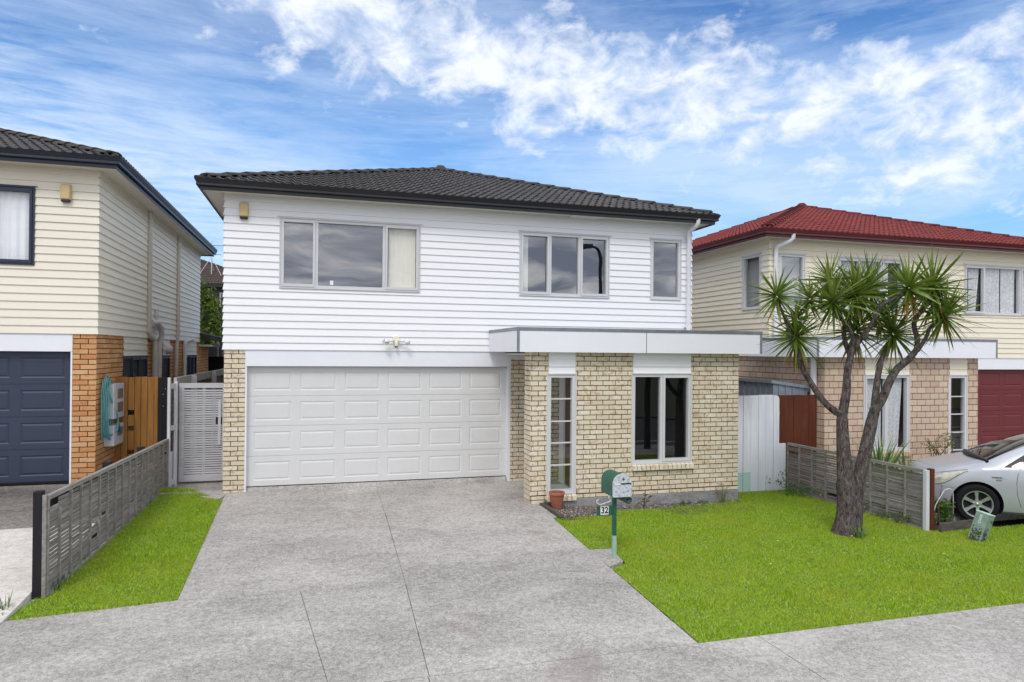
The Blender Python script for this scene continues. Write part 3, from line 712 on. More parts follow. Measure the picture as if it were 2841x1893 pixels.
slab(d,[(2.66,.09),(5.16,.09),(5.20,-1.82),(2.64,-1.82)],gz,gap=gp)
slab(d,[(.09,-1.82),(2.64,-1.82),(2.60,-4.884),(.15,-4.784)],gz,gap=0)
slab(d,[(2.648,-1.82),(5.22,-1.82),(5.18,-4.93),(2.60,-4.93)],gz,gap=gp)
slab(d,[(-1.6,-4.98),(.15,-4.790),(1.422,-4.842),(1.703,-7.18),(-1.6,-7.18)],gz,gap=0)
slab(d,[(1.428,-4.842),(2.597,-4.890),(2.512,-7.178),(1.709,-7.178)],gz)
slab(d,[(2.604,-4.934),(5.185,-4.934),(5.06,-7.178),(2.519,-7.178)],gz)
slab(d,[(-1.08,2.6),(.0,2.6),(.035,-.2),(-.02,-.42),(-1.06,.55)],lambda y:-.105 if y<1 else -.1,breaks=())
slab(d,[(5.17,.0),(6.2,.0),(6.2,-1.44),(5.105,-1.5),(5.205,-1.81)],lambda y:gz(y)-.02,breaks=(-.15,))
slab(d,[(5.205,-1.82),(5.36,-1.82),(5.33,-2.55),(5.215,-2.6)],lambda y:gz(y)-.02,breaks=())
slab(d,[(5.185,-4.16),(5.54,-4.18),(5.44,-4.75),(5.18,-4.9)],lambda y:-.283,breaks=())
slab(d,[(.05,3),(5.2,3),(5.2,.095),(.05,.095)],lambda y:-.03,breaks=())
struct(d.build('driveway','concrete'))
j=MB(); slab(j,[(-1.6,.085),(5.1,.085),(5.12,-7.2),(-1.6,-7.2)],lambda y:gz(y)-.02,th=.1); struct(j.build('joint_bed','joint'))
f=MB()
xs=[-14,-10.6,-7.2,-3.9,-1.0,1.705,2.505,5.72,9.2,12.6,16,19.4,23,27]
for a,b in zip(xs,xs[1:]): f.box((a+.005,-8.95,-.42),(b-.005,-7.187,-.30))
struct(f.build('footpath','concrete'))
f=MB(); f.box((-60,-9.9,-.5),(60,-8.96,-.33)); struct(f.build('verge','verge'))
f=MB(); f.box((-60,-10.05,-.6),(60,-9.905,-.31)); struct(f.build('kerb','concrete_pale',bevel=.02))
f=MB(); f.box((-200,-18,-.59),(200,-10.06,-.46)); struct(f.build('road','asphalt'))
f=MB(); f.box((-200,-40,-.58),(200,-18.01,-.40)); struct(f.build('far_verge','verge'))
# neighbour drives
f=MB(); slab(f,[(-14,-.1),(-1.42,-.1),(-1.38,-2.15),(-14,-2.9)],gl,breaks=()); 
slab(f,[(-1.99,-.09),(-1.2,-.09),(-1.2,1.1),(-1.99,1.1)],lambda y:.17,breaks=())
struct(f.build('stained_drive','concrete_dark'))
f=MB(); slab(f,[(-14,-2.91),(-1.38,-2.16),(-1.36,-3.6),(-14,-4.4)],gl,breaks=()); slab(f,[(-14,-4.41),(-1.36,-3.61),(-1.40,-5.2),(-1.605,-5.3),(-1.61,-7.18),(-14,-7.18)],gl,breaks=(-5.2,)); struct(f.build('pale_drive','concrete_pale'))
f=MB(); slab(f,[(11.7,.6),(22,.6),(22,-4.0),(11.7,-4.0)],lambda y:-.10+(.16*(y-.6)/4.6),breaks=()); slab(f,[(15.9,-4.0),(22,-4.0),(22,-7.18),(16.2,-7.18)],lambda y:-.262 if y>-4.1 else -.30,breaks=()); struct(f.build('neighbour_drive','concrete'))
# lawn
def zl(x,y):
    a=max(0,min(1,1-(x-5.2)/2.2)); b=max(0,min(1,(y+4.5)/2.3)); return -.305+.095*a*b
def zleft(x,y): return gz(y)-.012
PR=[(5.20,-4.98),(5.20,-4.93),(5.47,-4.76),(5.56,-4.15),(5.18,-4.12),(5.23,-2.62),(5.5,-2.58),(5.9,-2.50),(6.35,-2.52),(6.40,-2.22),(6.7,-2.15),(7.5,-2.08),(8.6,-1.93),(9.2,-1.86),(9.3,-1.2),(10.78,-1.2),(10.80,-4.45),(11.9,-4.45),(12.1,-4.55),(16.2,-4.6),(16.2,-7.17),(5.09,-7.17)]
PL=[(-1.04,.50),(-.55,.22),(-.12,-.16),(-.02,-.27),(.035,-.42),(.04,-.60),(.14,-4.78),(-1.28,-4.98),(-1.42,-4.85),(-1.30,-4.3)]
def inside(x,y,P):
    c=False; n=len(P)
    for i in range(n):
        x1,y1=P[i];x2,y2=P[(i+1)%n]
        if (y1>y)!=(y2>y) and x<(x2-x1)*(y-y1)/(y2-y1)+x1: c=not c
    return c
for P,zf,nm in ((PR,zl,'lawn_soil'),(PL,zleft,'lawn_soil')):
    m=MB(); st=.12
    xs0=min(p[0] for p in P); xs1=max(p[0] for p in P); ys0=min(p[1] for p in P); ys1=max(p[1] for p in P)
    bm=bmesh.new(); vs=[bm.verts.new((x,y,0)) for x,y in P]; fa=bm.faces.new(vs)
    bmesh.ops.triangulate(bm,faces=[fa])
    for _ in range(5):
        le=[e for e in bm.edges if e.calc_length()>.5]
        if not le: break
        bmesh.ops.subdivide_edges(bm,edges=le,cuts=1,use_grid_fill=False); bmesh.ops.triangulate(bm,faces=bm.faces[:])
    for v in bm.verts: v.co.z=zf(v.co.x,v.co.y)-.004
    me=bpy.data.meshes.new(nm); bm.to_mesh(me); bm.free(); me.materials.append(M['turf']); o=bpy.data.objects.new(nm,me); COL.objects.link(o); struct(o)
V=[];Fc=[]
CAM=(1.6,-12.85)
def blades(P,zf,dens):
    x0=min(p[0] for p in P);x1=max(p[0] for p in P);y0=min(p[1] for p in P);y1=max(p[1] for p in P)
    n=int((x1-x0)*(y1-y0)*dens)
    for _ in range(n):
        x=random.uniform(x0,x1);y=random.uniform(y0,y1)
        if not inside(x+random.gauss(0,.013),y+random.gauss(0,.013),P): continue
        if x>13.2 and random.random()<.6: continue
        k=.75+.5*mnoise.noise(Vector((x*2.3,y*2.3,0)))
        a=random.uniform(0,2*PI); w=random.uniform(.003,.0055); h=random.uniform(.02,.045)*k; ln=random.uniform(0,.035)*(1.2)
        b=random.uniform(0,2*PI); z=zf(x,y)-.005; i=len(V)
        dx,dy=math.cos(a)*w,math.sin(a)*w
        V.extend(((x-dx,y-dy,z),(x+dx,y+dy,z),(x+math.cos(b)*ln,y+math.sin(b)*ln,z+h))); Fc.append((i,i+1,i+2))
blades(PR,zl,7500); blades(PL,zleft,9000)
me=bpy.data.meshes.new('grass'); me.from_pydata(V,[],Fc); me.materials.append(M['grass']); o=bpy.data.objects.new('grass',me); COL.objects.link(o)
tag(o,'short bright green lawn grass either side of the concrete driveway','grass',kind='stuff')
# gravel bed
def zg(x,y): return -.21-.08*max(0,min(1,(x-5.4)/1.6))
PG=[(5.40,-1.79),(9.22,-1.79),(9.2,-1.87),(8.6,-1.95),(7.5,-2.1),(6.4,-2.24),(6.34,-2.56),(5.9,-2.54),(5.36,-2.62)]
m=MB(); xsg=[5.36+.2*i for i in range(20)]
for a,b in zip(xsg,xsg[1:]): m.quad([(a,-2.7,zg(a,0)-.02),(b,-2.7,zg(b,0)-.02),(b,-1.78,zg(b,0)-.01),(a,-1.78,zg(a,0)-.01)])
struct(m.build('bed_soil','earth'))
M['pebble']=brickmat('pebble',[(.10,.09,.08),(.17,.15,.14),(.07,.06,.05),(.25,.23,.21),(.12,.10,.08),(.5,.48,.46)],(.1,.08,.06),.1)
m=MB()
for _ in range(9000):
    x=random.uniform(5.3,9.25);y=random.uniform(-2.7,-1.78)
    if not inside(x,y,PG): continue
    r=random.uniform(.006,.016); z=zg(x,y)+random.uniform(-.01,.006); t=random.uniform(0,PI)
    c,s=math.cos(t)*r,math.sin(t)*r
    m.add([(x+c,y+s,z),(x-s,y+c,z),(x-c*1.2,y-s*1.2,z),(x+s,y-c,z),(x+random.uniform(-.3,.3)*r,y,z+r*.9)],[(0,1,4),(1,2,4),(2,3,4),(3,0,4)])
tag(m.build('gravel','pebble'),'dark loose gravel in the bed along the cream brick wall','gravel',kind='stuff')
m=MB(); m.obox((5.33,-2.2,-.185),((.05,-1,0),(1,.05,0),(0,0,1)),(.42,.035,.035)); m.obox((5.40,-1.83,-.17),((.35,-1,0),(1,.35,0),(0,0,1)),(.05,.035,.035))
tag(m.build('garden_edging','edge_timber',bevel=.008),'dark old timber edging between driveway and gravel bed','edging')
# ------------------------------------------------------------------ fences
def lattice(name,label,A,B,za,zb,bat=.30,slat=.0325,pitch=.0445,face=1,gap=None,endpost=None,n=None):
    """A,B xy ; za=(z0,z1) at A, zb at B. face: side offset of battens"""
    t=thing(name,label,'fence',(0,0,0),group='grey lattice fences beside the lawns')
    A=Vector((A[0],A[1],0));B=Vector((B[0],B[1],0)); d=(B-A); L=d.length; d.normalize(); s=Vector((d.y,-d.x,0))*face
    Z=lambda u,q:(za[0]+(zb[0]-za[0])*u/L)*(1-q)+(za[1]+(zb[1]-za[1])*u/L)*q
    m=MB(); H=za[1]-za[0]; n=n or int((H-.10)/pitch)
    nb=int(round(L/bat)); bt=L/nb
    for k in range(nb):
        for i in range(n):
            q0=.05+(.90)*i/n; q1=q0+.90/n*slat/pitch
            u0,u1=k*bt,(k+1)*bt
            if gap and k*bt<gap[0] and q1>gap[1]: continue
            wob=random.uniform(-.004,.004); w2=random.uniform(-.004,.004)
            if random.random()<.015: continue
            P=[]
            for dd in (0,.010):
                for (u,q,w) in ((u0,q0,wob),(u1,q0,w2),(u1,q1,w2),(u0,q1,wob)):
                    p=A+d*u+s*dd; P.append((p.x,p.y,Z(u,q)+w))
            m.add(P,[(0,1,2,3),(7,6,5,4),(0,4,5,1),(3,2,6,7),(0,3,7,4),(1,5,6,2)])
    m.build('slat_panel','slat_grey',t)
    for k in range(nb+1):
        u=min(k*bt,L-.01); p=A+d*u+s*.022; z0,z1=Z(u,0)+.01,Z(u,1)-.02
        if gap and u<gap[0]+.05 and k==1: z1=Z(u,gap[1])+.02
        c=(p.x,p.y,(z0+z1)/2); b=MB(); b.obox(c,(d,s,(0,0,1)),(.014,.012,(z1-z0)/2)); b.build('batten','rail_grey',t,label='white painted batten' if name=='lattice_fence' and k==nb-1 and face<0 else None)
    r=MB()
    for q,hh in ((1.0,.03),(.02,.028)):
        a=A+s*.005; b=B+s*.005
        P=[]
        for (pp,u) in ((a,0),(b,L)):
            for ds,dz in ((-.022,-hh),(.030,-hh),(.030,hh*.6),(-.022,hh*.6)): x=pp+s*ds; P.append((x.x,x.y,Z(u,q)+dz))
        r.add(P,[(0,1,2,3),(7,6,5,4),(0,4,5,1),(1,5,6,2),(2,6,7,3),(3,7,4,0)])
    r.build('rail','rail_grey',t)
    return t,A,B,d,s,Z,L
t,A,B,d_,s_,Z_,L_=lattice('lattice_fence','weathered grey lattice fence between pale neighbour drive and small left lawn',(-1.26,-4.32),(-1.03,.62),(-.29,.80),(-.13,.80),bat=.31,gap=(.30,.86),face=1)
m=MB(); m.box((-1.372,-4.36,-.32),(-1.285,-4.27,.87)); m.build('post','dark_timber',t,bevel=.004)
m=MB(); m.box((-1.283,-4.36,-.30),(-1.243,-4.325,.83)); m.build('end_batten','rail_grey',t,bevel=.003)
for y,x in ((-2.15,-1.24),(-.6,-1.17)):
    m=MB(); m.box((x-.05,y-.06,-.25),(x+.045,y+.06,.84)); m.build('post','dark_timber',t,bevel=.004)
m=MB(); 
for k in range(6):
    u=L_*.12+k*L_*.8/5; p=A+d_*u-s_*.05; m.obox((p.x,p.y,Z_(u,1)-.10),(d_,s_,(0,0,1)),(L_*.082,.012,.05))
m.build('back_rail','dark_timber',t)
t,A,B,d_,s_,Z_,L_=lattice('lattice_fence','weathered grey lattice fence behind the cabbage tree at right edge of lawn',(10.80,-1.15),(10.80,-4.38),(-.32,.63),(-.32,.62),bat=.36,face=1)
m=MB(); m.box((10.745,-4.455,-.33),(10.81,-4.39,.64)); m.build('post','white_timber',t,bevel=.004)
m=MB(); m.box((10.825,-4.46,-.33),(10.905,-4.38,.66)); m.build('post','brown_stain',t,bevel=.004)
# white paling fence
t=thing('paling_fence','white vertical paling fence joining cream brick house to grey lattice fence','fence')
x=9.20
for k in range(8):
    w=.168 if k<7 else .13
    m=MB(); zt=1.615+random.uniform(-.012,.012)
    y=-1.16+random.uniform(-.004,.004)
    if k==7: m.add([(x,y,-.31),(x+w,y,-.31),(x+w,y,zt-.07),(x+w-.02,y,zt-.02),(x+w-.06,y,zt),(x,y,zt),(x,y+.018,-.31),(x+w,y+.018,-.31),(x+w,y+.018,zt-.07),(x+w-.02,y+.018,zt-.02),(x+w-.06,y+.018,zt),(x,y+.018,zt)],[(0,1,2,3,4,5),(11,10,9,8,7,6),(0,6,7,1),(1,7,8,2),(2,8,9,3),(3,9,10,4),(4,10,11,5),(5,11,6,0)])
    else: m.box((x,y,-.31),(x+w,y+.018,zt))
    pl=m.build('paling','paling_white',t)
    if k in (2,3):
        m=MB(); m.box((x+.001,y-.0025,-.308),(x+w-.001,y-.0005,.08)); m.build('mint_patch','mint_paint',pl)
    x+=w+.008+(.004 if k in(1,2) else 0)
m=MB(); m.box((x+.0,-1.15,-.31),(x+.16,-1.13,.635)); m.build('paling','paling_white',t,label='short white board beside lattice fence')
m=MB(); m.box((9.2,-1.135,1.2),(10.6,-1.09,1.29)); m.box((9.2,-1.135,.1),(10.6,-1.09,.19)); m.build('rail','rail_grey',t)
t=thing('timber_fence','dark brown stained board fence between white palings and pink brick house','fence')
for k in range(5):
    m=MB(); m.box((10.62+k*.19,-1.05+.006*(k%2),-.33),(10.62+k*.19+.186,-1.03+.006*(k%2),1.60+random.uniform(-.006,.006))); m.build('board','brown_stain',t)
t=thing('garden_shed','blue grey ribbed metal shed roofline above the brown board fence','shed')
sx0,sx1,sy0,sy1=10.66,11.50,-.82,1.9
m=MB()
n=14
for i in range(n):   # left side ribs
    a=sy0+(sy1-sy0)*i/n; b=sy0+(sy1-sy0)*(i+1)/n
    m.box((sx0,a+.02,-.3),(sx0+.01,b-.02,1.84)); m.box((sx0-.02,b-.02,-.3),(sx0+.005,b+.02,1.84))
m.build('side_wall','steel_blue',t)
m=MB()
for i in range(5):
    a=sx0+(sx1-sx0)*i/5; b=sx0+(sx1-sx0)*(i+1)/5
    m.add([(a+.01,sy0,-.3),(b-.02,sy0,-.3),(b-.02,sy0,1.84-.115*(b-sx0)/(sx1-sx0)),(a+.01,sy0,1.84-.115*(a-sx0)/(sx1-sx0))],[(0,1,2,3)])
    m.box((b-.022,sy0-.015,-.3),(b+.01,sy0+.0,1.84-.115*(b-sx0)/(sx1-sx0)))
m.build('front_wall','steel_blue',t)
m=MB(); m.add([(sx0-.05,sy0-.04,1.905),(sx1+.04,sy0-.04,1.785),(sx1+.04,sy1,1.785),(sx0-.05,sy1,1.905),(sx0-.05,sy0-.04,1.84),(sx1+.04,sy0-.04,1.72),(sx1+.04,sy1,1.72),(sx0-.05,sy1,1.84)],[(0,1,2,3),(4,7,6,5),(0,4,5,1),(1,5,6,2),(2,6,7,3),(3,7,4,0)]); m.build('roof','steel_blue',t)
# gate
t=thing('side_gate','white slatted timber gate beside the cream brick garage pillar','gate')
gx0,gx1,gy,gz0,gz1=-.92,-.08,1.10,-.06,1.80
m=MB()
m.box((gx0,gy,gz0),(gx0+.085,gy+.035,gz1)); m.box((gx1-.085,gy,gz0),(gx1,gy+.035,gz1)); m.box((gx0+.086,gy,gz1-.095),(gx1-.086,gy+.035,gz1)); m.box((gx0+.086,gy,gz0),(gx1-.086,gy+.035,gz0+.13))
m.box((gx0+.40,gy+.022,gz0+.13),(gx0+.45,gy+.045,gz1-.095))
m.build('gate_frame','gate_white',t,bevel=.003)
m=MB(); zz=gz0+.145; k=0
while zz<gz1-.12:
    w=random.uniform(-.002,.002)
    cut=.115 if 1.0<zz<1.12 else 0
    m.box((gx0+.086,gy+.008,zz+w),(gx1-.087-cut,gy+.021,zz+w+.032)); zz+=.0445
m.build('slat_panel','gate_white',t)
m=MB(); m.box((gx1-.16,gy-.012,.62),(gx1-.11,gy+.03,1.46)); m.build('latch_batten','white_timber',t,bevel=.003)
t=thing('gate_side_panel','narrow white framed screen panel between lattice fence and slatted gate','fence panel')
for (x,y,h,w) in ((-1.035,.66,1.92,.045),(-.975,.92,1.84,.055)):
    m=MB(); m.box((x,y,-.16),(x+w,y+.085,h)); m.build('post','white_timber',t,bevel=.004)
m=MB(); 
for z in (-.05,.95,1.72): m.obox((-.985,.83,z+.04),((.35,1,0),(1,-.35,0),(0,0,1)),(.09,.012,.045))
m.box((-1.01,.75,-.12),(-.985,.92,.55))
m.build('rail','white_timber',t)
m=MB(); m.box((-1.06,.76,0),(-1.04,1.0,1.7)); m.build('screen_board','slat_grey',t)
# golden paling fence + black post
t=thing('timber_fence','golden stained vertical board fence beside orange brick wall','fence')
x=-1.985; k=0
while x<-1.30:
    w=.098 if k else .10
    m=MB(); 
    if k==2:
        for a,b in ((-.2,.50),(.58,.93),(1.02,1.22),(1.31,1.915)): m.box((x,1.06,a),(x+w,1.08,b))
    else: m.box((x,1.05,-.2),(min(x+w,-1.262),1.07,1.925+random.uniform(-.004,.004)))
    m.build('board','golden_timber',t); x+=w+.010; k+=1
m=MB(); m.box((-1.98,1.085,1.5),(-1.26,1.12,1.6)); m.box((-1.98,1.085,.3),(-1.26,1.12,.4)); m.build('rail','golden_timber',t)
m=MB(); m.box((-1.26,.98,-.2),(-1.085,1.05,1.915)); bp=m.build('post','dark_timber',t,bevel=.004,label='black painted post with bolts')
m=MB()
for (x,z) in ((-1.13,1.70),(-1.165,1.60),(-1.165,1.38)): m.lathe([(0,-.012),(.010,-.012),(.012,0)],(x,.98,z),8,'y')
m.build('bolt','chrome',bp)
# boundary fence behind the gate
t=thing('boundary_fence','weathered white boundary fence running back behind the slatted gate','fence')
m=MB(); m.box((-1.02,1.12,1.74),(-.97,9.6,1.90)); m.box((-1.02,1.12,.9),(-.97,9.6,1.0)); m.build('rail','gate_white',t)
m=MB()
for i in range(56): m.box((-1.05,1.14+i*.15,-.1),(-1.03,1.14+i*.15+.145,1.80+random.uniform(-.01,.01)))
m.build('paling_panel','slat_grey',t)
for y in (2.6,5.4,8.0):
    m=MB(); m.box((-.965,y,-.1),(-.86,y+.10,1.90)); m.build('post','gate_white',t)
t=thing('dark_fence','black painted screen fence at far end of the side passage','fence')
m=MB(); m.box((-3.2,12.6,-.2),(.4,12.66,2.2)); m.build('panel','dark_timber',t)
for x in (-1.83,-1.66):
    m=MB(); m.box((x,12.7,-.2),(x+.05,12.75,2.75)); m.build('post','pvc_grey',t)
m=MB(); m.box((-3.2,14.2,-.2),(.6,14.3,2.62)); m.build('shade_backing','dark_timber',t)  # dark sheet standing in for the shade seen above the black fence
# hose
t=thing('garden_hose','coiled teal garden hose hanging on orange brick beside meter box','hose')
m=MB()
for k in range(5):
    pts=[]; cy=.17+.05*k; top=1.98-.04*abs(k-2); bot=.80+.12*random.random(); w=.085+.02*k
    for i in range(25):
        a=2*PI*i/24; pts.append((-1.99+.05+.016*k,cy+w*math.sin(a)+.02*random.random(),(top+bot)/2+(top-bot)/2*math.cos(a)))
    m.tube(pts,.0095,6,cap=False)
m.tube([(-1.87,.22,1.75),(-1.84,.40,1.45),(-1.80,.55,1.25),(-1.80,.52,1.0),(-1.86,.35,.93),(-1.8,.5,1.02),(-1.8,.62,1.13),(-1.8,.7,.95)],.012,6)
m.build('hose_coil','hose',t,smooth=True)
# ------------------------------------------------------------------ mailbox
t=thing('letterbox','green letterbox on a post with a 32 plate and mottled silver front','letterbox',(5.40,-4.57,-.285))
bx,by,bz=5.325,-4.66,.545
def bxl(pts): return [(x-5.40,y+4.57,z+.285) for x,y,z in pts]
prof=[(-.125,0),(.125,0),(.127,.17)]+[(.125*math.cos(a),.17+.125*math.sin(a)) for a in [PI*k/12 for k in range(1,12)]]+[(-.127,.17)]
cxm=5.445
m=MB(); n=len(prof); y0,y1=-4.70,-4.30
m.add(bxl([(cxm+a,y0,bz+b) for a,b in prof]+[(cxm+a,y1,bz+b) for a,b in prof]),[tuple(range(n,2*n))]+[(i,(i+1)%n,n+(i+1)%n,n+i) for i in range(n)])
ob=m.build('box_body','green_enamel',t,smooth=True); smooth_angle(ob,40)
m=MB(); pr2=[(a*1.04,b*1.02) for a,b in prof]
m.add(bxl([(cxm+a,y0-.012,bz+b) for a,b in pr2]+[(cxm+a,y0+.02,bz+b) for a,b in pr2]),[tuple(range(n))[::-1]]+[(i,(i+1)%n,n+(i+1)%n,n+i) for i in range(n)])
fo=m.build('front_plate','mottled',t)
m=MB(); m.v=[];
m.add(bxl([(cxm-.03,y0-.015,bz+.165),(cxm+.122,y0-.015,bz+.165),(cxm+.122,y0-.015,bz+.182),(cxm-.03,y0-.015,bz+.182)]),[(0,1,2,3)]); m.build('slot','dark',fo)
m=MB(); m.add(bxl([(cxm-.12,y0-.02,bz+.163),(cxm-.035,y0-.02,bz+.163),(cxm-.035,y0-.02,bz+.182),(cxm-.12,y0-.02,bz+.182)]),[(0,1,2,3)]); m.build('slot_mail','blind',fo)
# emblem on the front: small three lobed leaf
m=MB()
for a,l in ((90,.038),(35,.03),(145,.03),(-90,.015)):
    an=R(a); c=Vector((cxm+.01,y0-.0145,bz+.225)); dr=Vector((math.cos(an),0,math.sin(an))); sd=Vector((-dr.z,0,dr.x))
    P=[c,c+dr*l*.5+sd*.009,c+dr*l,c+dr*l*.5-sd*.009]; m.add(bxl([tuple(p) for p in P]),[(0,1,2,3)])
m.build('leaf_emblem','dark_green_grey',fo)
m=MB(); m.box((-.035,-.03,.30),(.015,.02,.83)); po=m.build('post','green_enamel',t,bevel=.004)
m=MB(); m.box((-.032,-.027,-.02),(.018,.017,.298)); m.build('lower_post','pale_green',t,bevel=.004)
m=MB(); m.lathe([(.045,-.16),(.047,.18),(.040,.18),(.038,-.15),(.0,-.10)],(.125,0,.785),20,'y'); tb=m.build('newspaper_tube','dark_green_grey',t,smooth=True); smooth_angle(tb)
m=MB(); m.box((-.262,-.022,.575),(-.036,-.010,.70)); pl=m.build('number_plate','green_enamel',t,bevel=.003)
m=MB(); m.box((-.215,-.0245,.585),(-.10,-.0225,.695)); st=m.build('number_sticker','white_sticker',pl)
def text(body,size,name,mat,par,M4,off=.0,ext=.0008):
    cu=bpy.data.curves.new('t','FONT'); cu.body=body; cu.size=size; cu.extrude=ext; cu.offset=off; cu.align_x='CENTER'; cu.align_y='CENTER'
    o=bpy.data.objects.new('t',cu); COL.objects.link(o); bpy.context.view_layer.update()
    me=bpy.data.meshes.new_from_object(o.evaluated_get(bpy.context.evaluated_depsgraph_get())); bpy.data.objects.remove(o); bpy.data.curves.remove(cu)
    me.transform(M4); me.materials.clear(); me.materials.append(M[mat]); n=bpy.data.objects.new(name,me); COL.objects.link(n); n.parent=par; return n
text('32',.118,'house_number','ink',st,Matrix.Translation((-.157,-.0265,.640))@Matrix.Rotation(R(90),4,'X')@Matrix.Scale(.88,4,(1,0,0)),off=.0035)
m=MB()
pts=[(-.03,-.0,.80),(-.07,-.0,.75),(-.12,0,.735),(-.17,0,.72),(-.22,0,.715),(-.255,0,.74),(-.26,0,.77),(-.24,0,.78),(-.235,0,.765)]
m.tube(pts,.008,8); m.tube([(-.03,0,.72),(-.06,0,.77),(-.09,0,.80),(-.085,0,.825),(-.06,0,.82),(-.055,0,.80)],.008,8); m.tube([(-.2,-.012,.715),(-.2,-.012,.70)],.005,6)
m.build('scroll_bracket','mottled',t,smooth=True)
# pot
t=thing('flower_pot','empty terracotta pot beside the narrow window','pot',(5.50,-2.02,-.215))
m=MB(); m.lathe([(0,0),(.080,0),(.092,.03),(.120,.20),(.126,.24),(.133,.245),(.135,.285),(.128,.292),(.116,.288),(.112,.24),(.10,.19),(0,.18)],(0,0,0),32); pp=m.build('pot_body','terracotta',t,smooth=True); smooth_angle(pp,50)
m=MB(); m.lathe([(0,.205),(.106,.20)],(0,0,0),20); m.build('potting_soil','earth',t)
# utility pedestal
t=thing('utility_pedestal','small leaning pale green utility box on the lawn before the silver car','utility box',(11.07,-5.03,-.33)); t.rotation_euler=(Matrix.Rotation(R(17),3,Vector((math.sin(R(25)),math.cos(R(25)),0)))@Matrix.Rotation(R(12),3,'Z')).to_euler()
m=MB(); m.add([(-.10,-.09,0),(.075,-.09,0),(.075,.09,0),(-.10,.09,0),(-.10,-.09,.43),(.075,-.09,.43),(.075,.09,.43),(-.10,.09,.43)],[(0,3,2,1),(0,1,5,4),(1,2,6,5),(2,3,7,6),(3,0,4,7)]); pb=m.build('box_body','pedestal',t,bevel=.006)
m=MB(); m.box((-.106,-.096,.428),(.081,.096,.448)); m.build('lid','pedestal_top',t,bevel=.008)
text('CHORUS'[:4],.050,'side_lettering','white_text',pb,Matrix.Translation((-.1025,.0,.34))@Matrix.Rotation(R(-90),4,'Z')@Matrix.Rotation(R(90),4,'X')@Matrix.Rotation(R(90),4,'Z'),off=.0005)
text('38',.05,'front_lettering','ink',pb,Matrix.Translation((.03,-.0915,.34))@Matrix.Rotation(R(90),4,'X')@Matrix.Rotation(R(90),4,'Z'),off=.001)
m=MB(); mg=MB()
for _ in range(90):
    x,z=random.gauss(-.04,.045),abs(random.gauss(.03,.09)); s=random.uniform(.008,.018)
    x=max(-.08,min(.055,x)); z=min(z,.3)
    m.add([(x-s,-.0925,z),(x,-.093,z-s),(x+s,-.0925,z),(x,-.093,z+s)],[(0,1,2,3)])
    y=max(-.06,min(.06,random.gauss(0,.05))); mg.add([(-.1035,y-s,z),(-.104,y,z-s),(-.1035,y+s,z),(-.104,y,z+s)],[(0,1,2,3)])
m.build('grime','grime',pb)['kind']='stuff'; mg.build('grime','grime',pb)['kind']='stuff'
# planter edge + hoop
m=MB(); m.obox((11.27,-4.52,-.25),((1,.10,0),(-.1,1,0),(0,0,1)),(.36,.022,.08)); tag(m.build('planter_board','edge_timber',bevel=.006),'old grey timber board edging weeds beside brown post','edging')
m=MB(); pts=[(11.02,-4.30,-.25),(11.10,-4.30,.05),(11.28,-4.30,.28),(11.38,-4.30,.30),(11.45,-4.30,.26),(11.46,-4.30,.15),(11.46,-4.30,-.27)]
m.tube(pts,.007,6); tag(m.build('wire_hoop','pvc_grey',smooth=True),'thin metal hoop standing in the weeds by the car','garden hoop')
# ------------------------------------------------------------------ foliage helpers
def leafblade(mb,base,d,L,w,droop=.3,seg=4,mi=0,fold=.25,roll=.9):
    d=Vector(d).normalized(); base=Vector(base)
    side=d.cross(Vector((0,0,1)));
    if side.length<.1: side=Vector((random.uniform(-1,1),random.uniform(-1,1),0))
    side.normalize(); side=Matrix.Rotation(random.uniform(-roll,roll),3,d)@side; o=len(mb.v); p=base.copy(); dd=d.copy()
    for i in range(seg+1):
        t=i/seg; ww=w*(.55+.45*math.sin(min(1,t*2.2)*PI/2))*(1-t**2.2)+.0008
        up=side.cross(dd).normalized()
        mb.v+= [tuple(p-side*ww+up*ww*fold),tuple(p),tuple(p+side*ww+up*ww*fold)]
        dd=(dd+Vector((0,0,-droop/seg*(.4+1.2*t)))).normalized(); p=p+dd*(L/seg)
    for i in range(seg):
        a=o+i*3
        mb.f+=[(a,a+1,a+4,a+3),(a+1,a+2,a+5,a+4)]; mb.m+=[mi,mi]
def leafclump(mb,c,r,n,s,sz=(1,1,1)):
    for _ in range(n):
        v=Vector([random.gauss(0,1) for _ in range(3)]).normalized()*(random.random()**.35)*r
        p=Vector(c)+Vector((v.x*sz[0],v.y*sz[1],v.z*sz[2]))
        a=Vector([random.uniform(-1,1) for _ in range(3)]).normalized(); b=a.cross(Vector([random.uniform(-1,1) for _ in range(3)])).normalized()
        l=s*random.uniform(.7,1.3)
        mb.add([p-a*l,p+b*l*.45,p+a*l,p-b*l*.45],[(0,1,2,3)])
# ------------------------------------------------------------------ cabbage tree
import numpy as np
def camrig():
    f=1877.;yaw=R(15.92);pitch=math.atan(8.7/1877);roll=.0085
    Rm=Matrix.Rotation(-yaw,3,'Z')@Matrix.Rotation(PI/2+pitch,3,'X')@Matrix.Rotation(roll,3,'Z')
    return Rm
TREE=(9.45,-4.25,-.31)
tr=thing('cabbage_tree','forked cabbage tree with spiky green leaf heads on the front lawn','tree',TREE)
